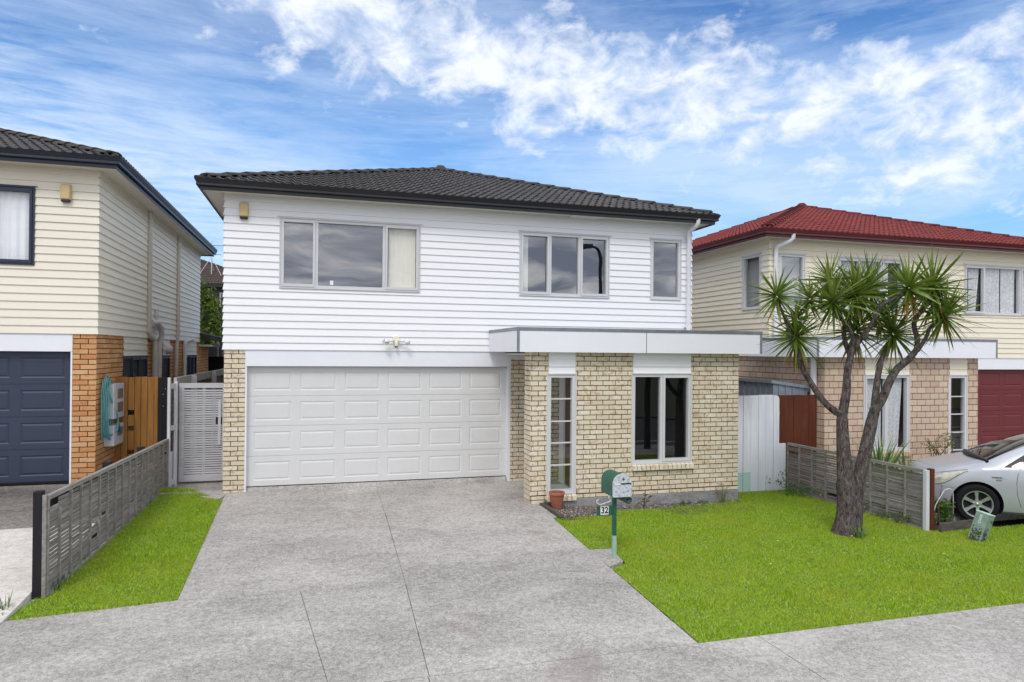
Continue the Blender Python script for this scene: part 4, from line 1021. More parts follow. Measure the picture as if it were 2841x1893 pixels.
# plane through the tree, u = across (metres), z = height; local skeleton measured off the photo
U_=Vector((math.cos(R(-15.9)),math.sin(R(-15.9)),0)); W_=Vector((math.sin(R(15.9)),math.cos(R(15.9)),0))
def TP(x,y,d=0):
    """photo measurement (px in the full photo) -> local tree coords at depth offset d (m)"""
    s=(10.43+d)/1877.
    u=(x-2361)*(10.43)/1877.; z=(1480-y)*(10.43)/1877.
    k=(10.43+d)/10.43
    u=(x-1420.5)*s-(2361-1420.5)*10.43/1877.; z=2.737-(y-988)*s if False else (1480-988)*10.43/1877.-(y-(988+(x-2361)*.0085))*s
    return U_*u+W_*d+Vector((0,0,z))
z8=lambda x,y:(2020+x/2.375,940+y/2.375)
z7=lambda x,y:(1880+x/2.4485,540+y/2.4485)
def T8(x,y,d=0): return TP(*z8(x,y),d)
def T7(x,y,d=0): return TP(*z7(x,y),d)
def smoothpath(pts,rs,sub=5):
    P=[];Q=[]
    n=len(pts)
    for i in range(n-1):
        p0,p1,p2,p3=pts[max(i-1,0)],pts[i],pts[i+1],pts[min(i+2,n-1)]
        for k in range(sub):
            t=k/sub
            P.append(.5*((2*p1)+(p2-p0)*t+(2*p0-5*p1+4*p2-p3)*t*t+(3*p1-p0-3*p2+p3)*t**3)); Q.append(rs[i]+(rs[i+1]-rs[i])*t)
    P.append(pts[-1]);Q.append(rs[-1]); return P,Q
def limb(mb,pts,rs):
    P,Q=smoothpath(pts,rs)
    Q=[q*(.79 if q<.16 else .90)*(1+.07*mnoise.noise(p*6.0)) for p,q in zip(P,Q)]
    o=len(mb.v); mb.tube(P,Q,16)
    for i in range(o,len(mb.v)):
        v=Vector(mb.v[i]); nn=mnoise.noise(v*9)*.010+mnoise.noise(v*24)*.004; mb.v[i]=tuple(v+Vector((nn,nn*.7,0)))
tk=MB()
limb(tk,[T8(808,1300),T8(808,1265),T8(812,1200),T8(815,1100),T8(800,980),T8(787,860),T8(775,700),T8(768,560),T8(766,490)],[.29,.255,.205,.185,.165,.145,.118,.10,.095])
limb(tk,[T8(822,1240),T8(838,1120),T8(862,1000),T8(895,860),T8(930,700),T8(960,560),T8(985,460)],[.20,.17,.145,.12,.115,.11,.085])
limb(tk,[T8(760,500),T8(715,475),T8(660,430),T8(610,370),T8(560,290),T8(505,200),T8(480,120),T7(785,1000),T7(765,900)],[.075,.07,.062,.058,.054,.050,.046,.044,.038])
limb(tk,[T7(765,900),T7(745,850),T7(715,780),T7(690,715)],[.035,.03,.026,.03])
limb(tk,[T7(780,980),T7(800,900,.1),T7(815,860,.1)],[.03,.026,.03]); limb(tk,[T7(830,1060),T7(800,1010),T7(815,985)],[.03,.03,.03])
limb(tk,[T7(780,960,.1),T7(810,850,.2),T7(880,760,.2),T7(905,735,.2)],[.03,.025,.022,.025])
limb(tk,[T8(768,520),T8(780,440),T8(795,340),T8(800,220),T8(825,100),T7(1200,1045)],[.09,.085,.08,.068,.06,.055])
limb(tk,[T7(1205,1060),T7(1205,980),T7(1170,900),T7(1120,840),T7(1085,780),T7(1070,745)],[.05,.042,.038,.034,.03,.035])
limb(tk,[T7(1205,1060),T7(1250,990,-.05),T7(1300,930,-.1),T7(1350,850,-.15),T7(1385,765,-.2),T7(1470,715,-.2),T7(1540,685,-.2),T7(1580,655,-.2)],[.055,.052,.045,.04,.038,.034,.032,.035])
limb(tk,[T7(1270,985,-.1),T7(1298,965,-.12),T7(1300,940,-.12)],[.04,.035,.02])
limb(tk,[T7(1195,1120,.1),T7(1150,1000,.25),T7(1145,900,.3),T7(1190,790,.3),T7(1215,705,.25)],[.05,.045,.045,.04,.04])
limb(tk,[T7(1150,900,.3),T7(1100,760,.4),T7(1050,600,.45)],[.035,.03,.03])
limb(tk,[T8(982,470),T8(985,390,.1),T8(1000,260,.15),T8(1020,150,.2),T7(1425,1070,.25),T7(1475,975,.3)],[.075,.07,.058,.055,.05,.045])
limb(tk,[T8(978,480),T8(1030,400),T8(1075,290),T8(1125,205),T8(1200,140),T7(1610,1090),T7(1640,1050)],[.08,.08,.075,.07,.066,.06,.052])
limb(tk,[T7(1635,1060),T7(1640,980),T7(1618,890),T7(1640,830),T7(1690,770),T7(1735,690),T7(1740,645)],[.05,.045,.045,.045,.04,.034,.034])
limb(tk,[T7(1640,1065),T7(1695,985,-.05),T7(1730,905,-.1),T7(1785,870,-.1),T7(1822,842,-.1)],[.042,.036,.032,.03,.032])
limb(tk,[T8(1085,255),T8(1080,232)],[.02,.015])
tk.build('trunk','bark',tr,smooth=True)
def rosette(c,L,n,up=0,axis=(0,0,1),dead=6,w=.017,name='leaf_head'):
    mb=MB(); ax=Vector(axis).normalized()
    for i in range(n):
        t=(i+.5)/n; ph=i*2.39996+random.uniform(-.15,.15)
        cz=1-1.78*t**1.05   # from along axis to well below horizontal
        cz+=random.uniform(-.06,.06); cz=max(-.97,min(.99,cz)); sr=math.sqrt(max(0,1-cz*cz))
        a=ax.cross(Vector((.3,1,.1))).normalized(); b=ax.cross(a)
        d=ax*cz+a*sr*math.cos(ph)+b*sr*math.sin(ph)
        ln=L*random.uniform(.78,1.08)*(.9 if t<.1 else 1)
        st=Vector(c)+ax*(.06*(1-t))+d*.02
        leafblade(mb,st,d,ln,w*random.uniform(.8,1.15),droop=random.uniform(.02,.34)*(.4+t),seg=4)
    for i in range(dead):
        ph=random.uniform(0,2*PI); d=Vector((math.cos(ph)*.5,math.sin(ph)*.5,-random.uniform(.6,1.3)))
        leafblade(mb,Vector(c)-ax*.05,d,L*random.uniform(.6,.95),w*.8,droop=.5,seg=3,mi=1)
    o=mb.build(name,['palm_leaf','dead_leaf'],tr)
for c,L,n,ax,dd in ((T7(686,705),.40,80,(-.15,0,1),5),(T7(905,728,.2),.34,60,(.1,0,1),4),(T7(818,862,.1),.33,55,(.1,0,1),5),(T7(820,985),.48,95,(0,0,1),14),
    (T7(1066,745,-.05),.56,95,(-.25,-.1,1),5),(T7(1215,700,.2),.62,150,(.1,-.1,1),6),(T7(1048,600,.45),.44,80,(-.1,0,1),4),(T7(1310,640,.4),.50,90,(.3,0,1),4),
    (T7(1582,650,-.2),.47,85,(.05,0,1),9),(T7(1742,645),.57,95,(-.02,0,1),4),(T7(1748,735,.05),.45,60,(.1,0,1),8),(T7(1822,842,-.1),.52,85,(.25,0,1),6),
    (T7(1478,962,.3),.55,95,(0,0,1),9),(T7(1220,945,.35),.52,90,(0,0,1),9),(T7(1390,850,.5),.4,60,(0,0,1),4)):
    rosette(c,L*1.22,int(n*.85),axis=ax,dead=dd,w=.0215)
mb=MB()
for k in range(14): leafblade(mb,T8(1080,235),(random.uniform(-.9,.9),random.uniform(-.5,.5),random.uniform(-.2,1)),.17,.008,.2,3)
mb.build('side_shoot','strap_leaf',tr); mb=MB()
for k in range(9): leafblade(mb,T8(955,480),(random.uniform(-.6,.3),random.uniform(-.5,.2),random.uniform(.2,1)),.13,.006,.2,3)
mb.build('side_shoot','strap_leaf',tr)
# ------------------------------------------------------------------ small plants
PG_={'flax_plant':'flax clumps below the right house','weed_clump':'weeds along the fences and walls','grass_tuft':'ragged grass tufts'}
def plant(name,label,loc,fn,cat='plant',mat='weed_leaf',stem=None):
    t=thing(name,label,cat,loc,group=PG_.get(name)); m=MB(); fn(m); m.build('foliage',mat,t)
    if stem:
        s=MB(); stem(s); s.build('stem','twig',t)
    return t
def tuft(n,L,w,spread=.6,droop=.6):
    def f(m):
        for _ in range(n):
            a=random.uniform(0,2*PI); s=random.uniform(.05,spread); leafblade(m,(random.gauss(0,.03),random.gauss(0,.03),0),(math.cos(a)*s,math.sin(a)*s,1),L*random.uniform(.5,1.1),w,droop*random.uniform(.3,1.6),4)
    return f
def bushy(r,n,s,h,sz=(1,1,1)):
    return lambda m: leafclump(m,(0,0,h),r,n,s,sz)
plant('flax_plant','strappy pale green flax clump between lattice fence and pink brick window',(12.02,-2.25,-.2),tuft(110,1.15,.024,.75,.9),mat='strap_leaf')
plant('flax_plant','shorter strappy clump at the sill of the curtained brick window',(12.75,-2.15,-.2),tuft(75,.95,.022,1.1,1.1),mat='strap_leaf')
def twigs(pts): return lambda s:[s.tube(p,[.010]*(len(p)-1)+[.004],5) for p in pts]
plant('shrub','twiggy yellow green shrub against pink brick between its windows',(14.0,-1.75,-.2),lambda m:[leafclump(m,(random.gauss(0,.20),random.gauss(0,.1),random.uniform(.62,.98)),.09,24,.022) for _ in range(16)],mat='shrub_leaf',
   stem=twigs([[(0,0,0),(random.uniform(-.15,.15),random.uniform(-.1,.1),.5),(random.uniform(-.35,.35),random.uniform(-.1,.1),.92)] for _ in range(9)]))
plant('weed_clump','leafy green weeds where white palings meet lattice fence',(10.52,-1.55,-.3),lambda m:[leafclump(m,(random.gauss(0,.14),random.gauss(0,.25)-.2,random.uniform(.05,.22)),.10,34,.022) for _ in range(14)]+[leafclump(m,(-.05,.1,.36),.10,40,.022)])
plant('weed_clump','tall weeds with yellow tips growing behind the planter board',(11.30,-4.28,-.27),lambda m:[leafclump(m,(random.gauss(0,.13),random.gauss(0,.05),random.uniform(.05,.42)),.08,40,.024) for _ in range(22)],stem=twigs([[(0,0,0),(.1,0,.3),(.2,.02,.5)],[(-.1,0,0),(-.12,0,.3),(-.05,0,.62)]]))
plant('sapling','broad leaved seedling growing in gravel below the big window',(7.08,-2.12,-.29),lambda m:[m.add([tuple(Vector(c)+Vector((-s,0,-.01))),tuple(Vector(c)+Vector((0,-.02,s*.45))),tuple(Vector(c)+Vector((s,0,.01))),tuple(Vector(c)+Vector((0,.02,-s*.5)))],[(0,1,2,3)]) for c,s in (((-.10,0,.12),.04),((.03,0,.25),.05),((.12,0,.22),.055),((-.02,-.02,.19),.045),((.08,0,.14),.045),((-.14,0,.09),.035),((.0,0,.28),.035),((-.05,-.03,.15),.04))],
   stem=twigs([[(0,0,0),(.0,0,.14),(.03,0,.26)],[(0,0,.05),(-.06,0,.10),(-.12,0,.12)],[(0,0,.10),(.06,0,.17),(.12,0,.21)]]))
plant('weed_clump','low mossy weeds along the grey foundation right of the letterbox',(8.1,-1.95,-.30),lambda m:[leafclump(m,(random.uniform(-.35,.35),random.gauss(0,.03),random.uniform(.0,.05)),.05,26,.012) for _ in range(22)])
plant('grass_tuft','dry wispy grass stems against the foundation near its right end',(8.75,-1.93,-.31),tuft(26,.42,.003,.5,.25),'grass tuft',mat='shrub_leaf')
plant('grass_tuft','ragged grass tuft at the foot of the black end post',(-1.52,-4.72,-.32),tuft(40,.26,.006,1.6,.8),'grass tuft')
plant('grass_tuft','rough grass tuft at the base of the cabbage tree',(9.40,-4.52,-.31),tuft(60,.24,.005,1.0,.6),'grass tuft',mat='strap_leaf')
plant('grass_tuft','long grass growing through the near end of left lattice fence',(-1.24,-3.7,-.28),lambda m:[leafblade(m,(random.uniform(-.03,.05),random.uniform(-.5,.6),0),(random.uniform(-.3,.3),random.uniform(-.3,.3),1),random.uniform(.05,.15),.004,.5,3) for _ in range(150)],'grass tuft')
plant('weed_clump','dark green weeds at the foot of right lattice fence past the tree',(10.72,-3.6,-.30),lambda m:[leafclump(m,(random.gauss(0,.03),random.uniform(-.5,.5),random.uniform(.0,.16)),.06,24,.018) for _ in range(16)])
t=thing('dandelions','small yellow dandelion flowers scattered in the lawn','flowers')
t['kind']='stuff'; m=MB()
for (x,y,h) in ((10.70,-2.2,.10),(10.6,-3.9,.06),(10.65,-3.3,.12),(10.7,-4.1,.16),(10.2,-3.2,.05),(9.2,-4.6,.06),(9.45,-4.75,.05),(8.0,-4.5,.045),(7.2,-5.4,.045),(9.8,-5.6,.045)): m.lathe([(0,.006),(.014,.003),(.014,-.003),(0,-.005)],(x,y,-.30+h),8)
fl_=m.build('flower_head','petal',t)
# hedge tree in the passage
t=thing('hedge_tree','dense yellow green evergreen tree between the two houses','tree',(-3.55,16.6,-.3))
m=MB()
for _ in range(420):
    a=random.uniform(0,2*PI); q=random.random(); z=.6+4.9*q; rr=1.95*math.sqrt(max(.03,1-q*q))*random.uniform(.6,1.06)
    leafclump(m,(math.cos(a)*rr,math.sin(a)*rr*.8-.1,z+random.gauss(0,.1)),.30,44,.075)
m.build('crown','hedge_leaf',t)
m=MB(); m.tube([(0,0,0),(.05,0,1.5),(0,0,3.4)],[.16,.12,.05],10); m.build('trunk','bark',t)
# far house
H4=thing('rear_house','dark grey weatherboard house with brown tiled roof seen in the gap','house',(0,0,0))
m=MB(); Ff=frame((-10.5,26.5,0),(1,0,0),(0,-1,0)); boards(m,Ff,0,9.2,-.4,5.8,[(6.9,7.95,4.55,5.55)],H=.2); Fq=frame((-1.3,26.5,0),(0,1,0),(1,0,0)); boards(m,Fq,0,9,-.4,5.8,(),H=.2); m.build('weatherboard_wall','far_wall',H4)
window(H4,Ff,6.95,7.9,4.6,5.5,[(6.95,7.9,False)],'pvc',room='room')
m=MB(); sweep_rect(m,[(.0,5.78),(.5,5.78),(.5,5.98),(.42,5.98)],-10.5,-1.3,26.5,35.5); m.build('gutter','black_gutter',H4)
hiproof(H4,-11.0,-.80,26.0,36.0,5.95,.40,'tile_brown','tile_brown',du=.0375)
t=thing('tv_antenna','rooftop television antenna on a braced mast above brown tiles','antenna',(-4.15,27.6,6.45))
m=MB(); m.tube([(0,0,0),(0,0,2.0)],.022,6); m.tube([(-.75,-.3,-.2),(0,0,1.15)],.014,5); m.tube([(.75,-.4,-.35),(0,0,1.15)],.014,5); m.tube([(0,.8,.3),(0,0,1.1)],.014,5); m.build('mast','alu',t)
m=MB(); m.tube([(.02,0,1.75),(.95,-.2,1.75)],.012,5)
for k in range(9): m.tube([(.08+k*.11,-.2,1.75),(.08+k*.11,.2,1.75)],.008,4)
m.tube([(.0,0,1.55),(.0,0,1.75)],.02,5); m.tube([(0,0,1.25),(.5,-.1,1.25)],.012,5)
m.build('aerial','black_plastic',t)
# street lamp (seen only as reflection in the upstairs window)
t=thing('street_lamp','dark curved street lamp reflected in the middle upstairs window','street lamp',(10.67,-8.2,-.30))
m=MB(); P,Q=smoothpath([Vector(p) for p in ((0,0,0),(0,0,3),(0,0,5.6),(-.03,0,6.0),(-.14,0,6.25),(-.35,0,6.33))],[.09,.08,.06,.05,.045,.04]); m.tube(P,Q,12); m.build('pole','black_plastic',t,smooth=True)
m=MB(); m.add([(-.32,-.12,6.27),(-.32,.12,6.27),(-.75,.14,6.22),(-.82,0,6.21),(-.75,-.14,6.22),(-.32,-.06,6.40),(-.32,.06,6.40),(-.72,.06,6.37),(-.72,-.06,6.37)],[(0,1,2,3,4),(5,6,7,8),(0,1,6,5),(1,2,7,6),(2,3,8,7),(3,4,8),(4,0,5,8)]); m.build('lamp_head','black_plastic',t)
# ------------------------------------------------------------------ car
CB=R(37)
car=thing('parked_car','silver hatchback parked on the right neighbour drive behind the lattice fence','car')
nose=Vector((-math.cos(CB),math.sin(CB),0)); side=Vector((math.sin(CB),math.cos(CB),0)) # side: away from camera
WH=Vector((12.06,-4.20,-.31)) # ground point under near front wheel centre
# car local: x = rearwards from nose, y = left(-)/right(+) : near side is y=-.86 ; z up
org=WH+nose*.90+side*.80
car.matrix_world=Matrix.Translation(org)@Matrix(((-nose.x,side.x,0),(-nose.y,side.y,0),(0,0,1))).to_4x4()
def interp(tab,s):
    if s<=tab[0][0]: return tab[0][1]
    for i in range(len(tab)-1):
        (a,b),(c,d)=tab[i],tab[i+1]
        if s<=c:
            p=tab[i-1] if i>0 else (2*a-c,b); q=tab[i+2] if i+2<len(tab) else (2*c-a,d)
            t=(s-a)/(c-a); m0=(d-p[1])/(c-p[0])*(c-a); m1=(q[1]-b)/(q[0]-a)*(c-a)
            return (2*t**3-3*t*t+1)*b+(t**3-2*t*t+t)*m0+(-2*t**3+3*t*t)*d+(t**3-t*t)*m1
    return tab[-1][1]
ztop=[(.10,.58),(.13,.70),(.19,.775),(.30,.835),(.5,.895),(.85,.98),(1.05,1.04),(1.3,1.17),(1.7,1.35),(2.05,1.455),(2.4,1.49),(2.9,1.46),(3.4,1.37),(3.9,1.22),(4.25,1.08),(4.38,.98),(4.45,.85)]
zsho=[(.10,.56),(.14,.66),(.22,.72),(.5,.80),(.85,.875),(1.05,.905),(1.4,.925),(2.4,.96),(3.4,1.0),(3.9,1.01),(4.25,1.0),(4.38,.93),(4.45,.82)]
hw=[(.10,.44),(.13,.60),(.19,.70),(.3,.77),(.55,.825),(.9,.852),(1.3,.862),(2.4,.865),(3.3,.86),(3.9,.82),(4.25,.75),(4.38,.68),(4.45,.58)]
hr=[(.10,.38),(.13,.54),(.19,.63),(.3,.68),(.55,.715),(.9,.73),(1.05,.735),(1.3,.69),(1.7,.615),(2.05,.585),(2.4,.58),(2.9,.575),(3.4,.56),(3.9,.55),(4.25,.6),(4.38,.58),(4.45,.5)]
zlow=[(.10,.30),(.16,.22),(.4,.19),(1,.18),(4,.19),(4.3,.26),(4.45,.40)]
def section(s):
    T,Sh,W,Rr,Lw=interp(ztop,s),interp(zsho,s),interp(hw,s),interp(hr,s),interp(zlow,s)
    crown=.035 if s<1.0 else .03
    pts=[(0,T),(.35*Rr,T-.004),(.7*Rr,T-.018),(.93*Rr,T-.045),(Rr,T-.065 if T-.065>Sh else Sh+.01)]
    e=pts[-1]
    belt=(W*.975,Sh)
    for k in (.33,.66,.92): pts.append((e[0]+(belt[0]-e[0])*k+.012*math.sin(PI*k),e[1]+(belt[1]-e[1])*k))
    pts.append(belt); mid=Lw+(Sh-Lw)*.62
    pts+= [(W*.995,Sh-.05),(W,mid),(W*.995,Lw+(Sh-Lw)*.38),(W*.985,Lw+.10),(W*.965,Lw+.04),(W*.90,Lw),(W*.5,Lw-.01),(0,Lw-.01)]
    return pts
NS=90
stn=[.10+4.35*(i/NS)**1.08 for i in range(NS+1)]
bmk=MB(); rings=[]
for s in stn:
    h=section(s); ring=[(s,-y,z) for y,z in h]+[(s,y,z) for y,z in h[-2:0:-1]]
    rings.append(ring)
nn=len(rings[0]); H_=len(section(1))
for r_ in rings: bmk.v+=r_
for i in range(NS):
    sm=(stn[i]+stn[i+1])/2
    for k in range(nn):
        k2=(k+1)%nn; kk=k if k<H_-1 else nn-1-k  # band index from the top centre
        mi=0
        if kk<=3 and 1.03<sm<1.98: mi=1
        elif kk<=3 and 3.0<sm<4.0 and kk<3: mi=1
        if kk==3 and 1.1<sm<1.98: mi=0
        bmk.f.append((i*nn+k,i*nn+k2,(i+1)*nn+k2,(i+1)*nn+k)); bmk.m.append(mi)
bmk.f.append(tuple(range(nn))); bmk.m.append(0); bmk.f.append(tuple(NS*nn+k for k in range(nn))[::-1]); bmk.m.append(0)
body=bmk.build('body',['silver_paint','car_glass','black_plastic'],car,smooth=True)
bm=bmesh.new(); bm.from_mesh(body.data); bmesh.ops.recalc_face_normals(bm,faces=bm.faces); bm.to_mesh(body.data); bm.free()
# wheel arches by boolean, applied
def cutter(x,y,r,w):
    m=MB(); m.lathe([(0.001,-w),(r,-w),(r,w),(0.001,w)],(x,y,.31),48,'y'); o=m.build('cut','dark'); 
    bm=bmesh.new(); bm.from_mesh(o.data); bmesh.ops.remove_doubles(bm,verts=bm.verts,dist=.002); bmesh.ops.recalc_face_normals(bm,faces=bm.faces); bm.to_mesh(o.data); bm.free()
    return o
cuts=[]
for ax in (.90,3.60):
    for sy in (-1,1): cuts.append(cutter(ax,sy*.86,.372,.26))
for c in cuts:
    c.parent=car
    md=body.modifiers.new('b','BOOLEAN'); md.object=c; md.operation='DIFFERENCE'; md.solver='EXACT'
bpy.context.view_layer.update()
dg=bpy.context.evaluated_depsgraph_get(); me2=bpy.data.meshes.new_from_object(body.evaluated_get(dg)); body.modifiers.clear(); body.data=me2; body.name='body'
for c in cuts: bpy.data.objects.remove(c)
while len(me2.materials)>4: me2.materials.pop()
if len(me2.materials)<4: me2.materials.append(M['dark'])
me2.materials[3]=M['dark']
for p_ in me2.polygons:
    c=p_.center
    if any(abs(math.hypot(c.x-ax,c.z-.31)-.372)<.012 and abs(c.y)<.87 for ax in(.9,3.6)) and abs(p_.normal.y)<.5: p_.material_index=3
    if abs(p_.normal.y)>.8 and abs(c.y)<.61 and abs(c.y)>.58 and any(math.hypot(c.x-ax,c.z-.31)<.36 for ax in(.9,3.6)): p_.material_index=3
try: me2.set_sharp_from_angle(angle=R(30))
except Exception: pass
def cside(s,zf,out=.003):
    h=section(s); 
    for (a,b) in zip(h[4:],h[5:]):
        if b[1]<=zf<=a[1] and a[1]!=b[1]:
            t=(a[1]-zf)/(a[1]-b[1]); return (s,-(a[0]+(b[0]-a[0])*t)-out,zf)
    return (s,-interp(hw,s)-out,zf)
g_=MB()
def seam(pts,r=.004): g_.tube([cside(s,z,-.001) for s,z in pts],r,5)
seam([(1.50,.925),(1.46,.85),(1.44,.7),(1.45,.5),(1.50,.32),(1.56,.24)]); seam([(2.40,.955),(2.42,.8),(2.42,.5),(2.38,.26)])
seam([(3.05,.97),(3.10,.8),(3.05,.62)]); seam([(1.56,.245),(1.9,.235),(2.38,.24)])
seam([(.30,.615),(.42,.56),(.58,.545)]); 
g_.tube([cside(1.02,.885,.0),(1.13,-.77,.93),(1.22,-.745,.985)],.004,5)
g_.build('panel_gap','dark',car)
# windscreen surround + cowl
m=MB()
for sg in(1,):
    pts=[]
for i in range(15):
    t=-1+2*i/14; s=1.0+.10*(t*t)-.02; h=section(s); y=t*interp(hr,s)*.98; z=interp(ztop,s)+.004-.045*abs(t)**3; pts.append((s,y,z))
m.tube(pts,[.010+.050*(1-abs(-1+2*i/14)**2) for i in range(15)],6); m.build('windscreen_cowl','black_plastic',car,smooth=True)
m=MB(); m.tube([(1.04,-.35,1.055),(1.10,-.05,1.095),(1.2,.30,1.145)],.008,5); m.tube([(1.02,.2,1.05),(1.12,.42,1.09)],.008,5); m.build('wiper','black_plastic',car)
def sidewin(s0,s1,zt0,name,mat,out,nr=5,ns=26,flip=1):
    for sg in (1,-1):
        m=MB()
        for i in range(ns+1):
            s=s0+(s1-s0)*i/ns
            lo_=interp(zsho,s)+.012; hi_=min(interp(ztop,s)-.085, lo_+.006+zt0(s))
            hi_=max(hi_,lo_+.004)
            for k in range(nr+1):
                q=cside(s,lo_+(hi_-lo_)*k/nr,out); m.v.append((q[0],q[1]*sg,q[2]))
        for i in range(ns):
            for k in range(nr): m.f.append((i*(nr+1)+k,i*(nr+1)+k+1,(i+1)*(nr+1)+k+1,(i+1)*(nr+1)+k)); m.m.append(0)
        m.build(name,mat,car,smooth=True)
M['tint_glass']=plain('tinted_side_glass',(.012,.014,.016),.04,var=0,spec=.8)
sidewin(1.27,3.42,lambda s:(s-1.27)*.62 if s<3.0 else (3.42-s)*.75,'window_surround','black_plastic',.002)
sidewin(1.60,2.28,lambda s:(s-1.40)*.58,'side_window','tint_glass',.006)
sidewin(2.37,3.32,lambda s:9 if s<2.95 else (3.36-s)*.72,'side_window','tint_glass',.006)
sidewin(1.38,1.55,lambda s:(s-1.34)*.52,'quarter_window','tint_glass',.006)
# mirror
m=MB(); m.lathe([(0,-.10),(.07,-.09),(.09,0),(.06,.06),(0,.07)],(1.78,-.95,1.03),14,'y'); 
m.build('wing_mirror','silver_paint',car,smooth=True)
# headlight
def hoodpt(s,t,out=.004):
    h=section(s); L_i=(len(h)-1); 
    q=t; i=int(q); f_=q-i; a=h[i];b=h[i+1]; y=a[0]+(b[0]-a[0])*f_; z=a[1]+(b[1]-a[1])*f_
    return Vector((s,-y,z))+Vector((-.3,-1,.9)).normalized()*out
m=MB(); rows=12
for i in range(rows+1):
    u=i/rows; s=.19+.58*u
    zc_=interp(zsho,s)-.015+.0*u
    hgt=.125*math.sin(PI*min(1,(u*.85+.18)))**.8*(1-u**3)+.006
    a=cside(s,zc_+.012,.006); b=cside(s,zc_-hgt*.55,.010); c=cside(s,zc_-hgt*1.25,.006)
    up=hoodpt(s,4.0+3.5*(.35+.6*u),.008)
    m.v+=[tuple(up),a,b,c]
for i in range(rows):
    for k in range(3): m.f.append((i*4+k,i*4+k+1,(i+1)*4+k+1,(i+1)*4+k)); m.m.append(0)
hl=m.build('headlight','lamp_lens',car,smooth=True)
m=MB(); m.tube([m_ for m_ in [tuple(hl.data.vertices[i*4].co) for i in range(rows+1)]+[tuple(hl.data.vertices[i*4+3].co) for i in range(rows,-1,-1)]],.004,5); m.build('lamp_rim','black_plastic',hl)
m=MB(); m.lathe([(.0,-.012),(.045,-.01),(.055,0),(.04,.004),(0,.004)],(.105,0,.69),20,'x'); m.build('badge','chrome',car,smooth=True)
m=MB(); a=cside(1.20,.73,.004); m.box((1.16,a[1]-.006,.715),(1.24,a[1]+.01,.74)); m.build('side_repeater','amber',car,bevel=.005)
m=MB(); a=cside(1.2,.765,.004)
x=1.10
for w in (.014,.010,.014,.012,.014,.010,.014,.012): m.box((x,a[1]-.004,.762),(x+w,a[1]+.008,.780)); x+=w+.006
m.box((1.11,a[1]-.004,.757),(1.28,a[1]+.008,.760)); m.build('side_badge','chrome',car)
m=MB(); a=cside(2.25,.80,.02)
m.box((1.62,-.885,.50),(2.35,-.868,.525)); m.build('side_moulding','silver_paint',car,bevel=.005)
m=MB(); m.box((.105,-.35,.40),(.13,.35,.50)); m.build('grille','black_plastic',car)
# inner fill (seats silhouettes)
m=MB(); m.box((1.15,-.66,.60),(3.9,.66,.88)); m.box((1.9,-.55,.88),(2.1,-.1,1.22)); m.box((1.9,.1,.88),(2.1,.55,1.22)); m.box((1.10,-.62,.88),(1.5,.62,.98)); m.build('interior','black_plastic',car)
for ax in (.90,3.60):
    for sg in (-1,1):
        yb=sg*.80
        m=MB(); sgn=sg
        m.lathe([(.20,-.09*sgn),(.215,-.095*sgn),(.27,-.10*sgn),(.305,-.075*sgn),(.315,-.03*sgn),(.315,.06*sgn),(.29,.095*sgn),(.25,.10*sgn),(.222,.088*sgn),(.20,.07*sgn)],(ax,yb-0*sgn,.315),40,'y')
        wh=m.build('wheel','rubber',car,smooth=True); smooth_angle(wh,40)
        m=MB(); o_=.085*sgn
        m.lathe([(.222,.088*sgn),(.220,.095*sgn),(.205,.092*sgn),(.198,.06*sgn),(.195,-.06*sgn)],(ax,yb,.315),40,'y')
        m.lathe([(0,.072*sgn),(.055,.070*sgn),(.062,.05*sgn)],(ax,yb,.315),20,'y')
        for k in range(6):
            an=R(90+60*k+4); dr=Vector((math.cos(an),0,math.sin(an))); tn=Vector((-dr.z,0,dr.x)); c=Vector((ax,yb,.315))
            P=[]
            for (r1,w1,oo) in ((.045,.030,.066),(.12,.024,.074),(.205,.038,.080)):
                P+= [c+dr*r1-tn*w1+Vector((0,(oo-.018)*sgn,0)),c+dr*r1-tn*w1*.72+Vector((0,oo*sgn,0)),c+dr*r1+tn*w1*.72+Vector((0,oo*sgn,0)),c+dr*r1+tn*w1+Vector((0,(oo-.018)*sgn,0))]
            o=len(m.v); m.v+=[tuple(p) for p in P]
            for i in range(2):
                for q_ in range(3): m.f.append((o+i*4+q_,o+i*4+q_+1,o+(i+1)*4+q_+1,o+(i+1)*4+q_)); m.m.append(0)
        rm=m.build('rim','alloy',wh,smooth=True); smooth_angle(rm,35)
        m=MB(); m.lathe([(0,.03*sgn),(.195,.03*sgn)],(ax,yb,.315),24,'y'); m.build('brake_disc','dark',wh)
        m=MB()
        for k in range(5):
            an=R(90+72*k); m.lathe([(0,.082*sgn),(.011,.080*sgn),(.012,.06*sgn)],(ax+.05*math.cos(an)*1.1,yb,.315+.05*math.sin(an)*1.1),8,'y')
        m.lathe([(0,.088*sgn),(.022,.085*sgn),(.026,.07*sgn)],(ax,yb,.315),14,'y')
        m.build('wheel_nut','chrome',wh)
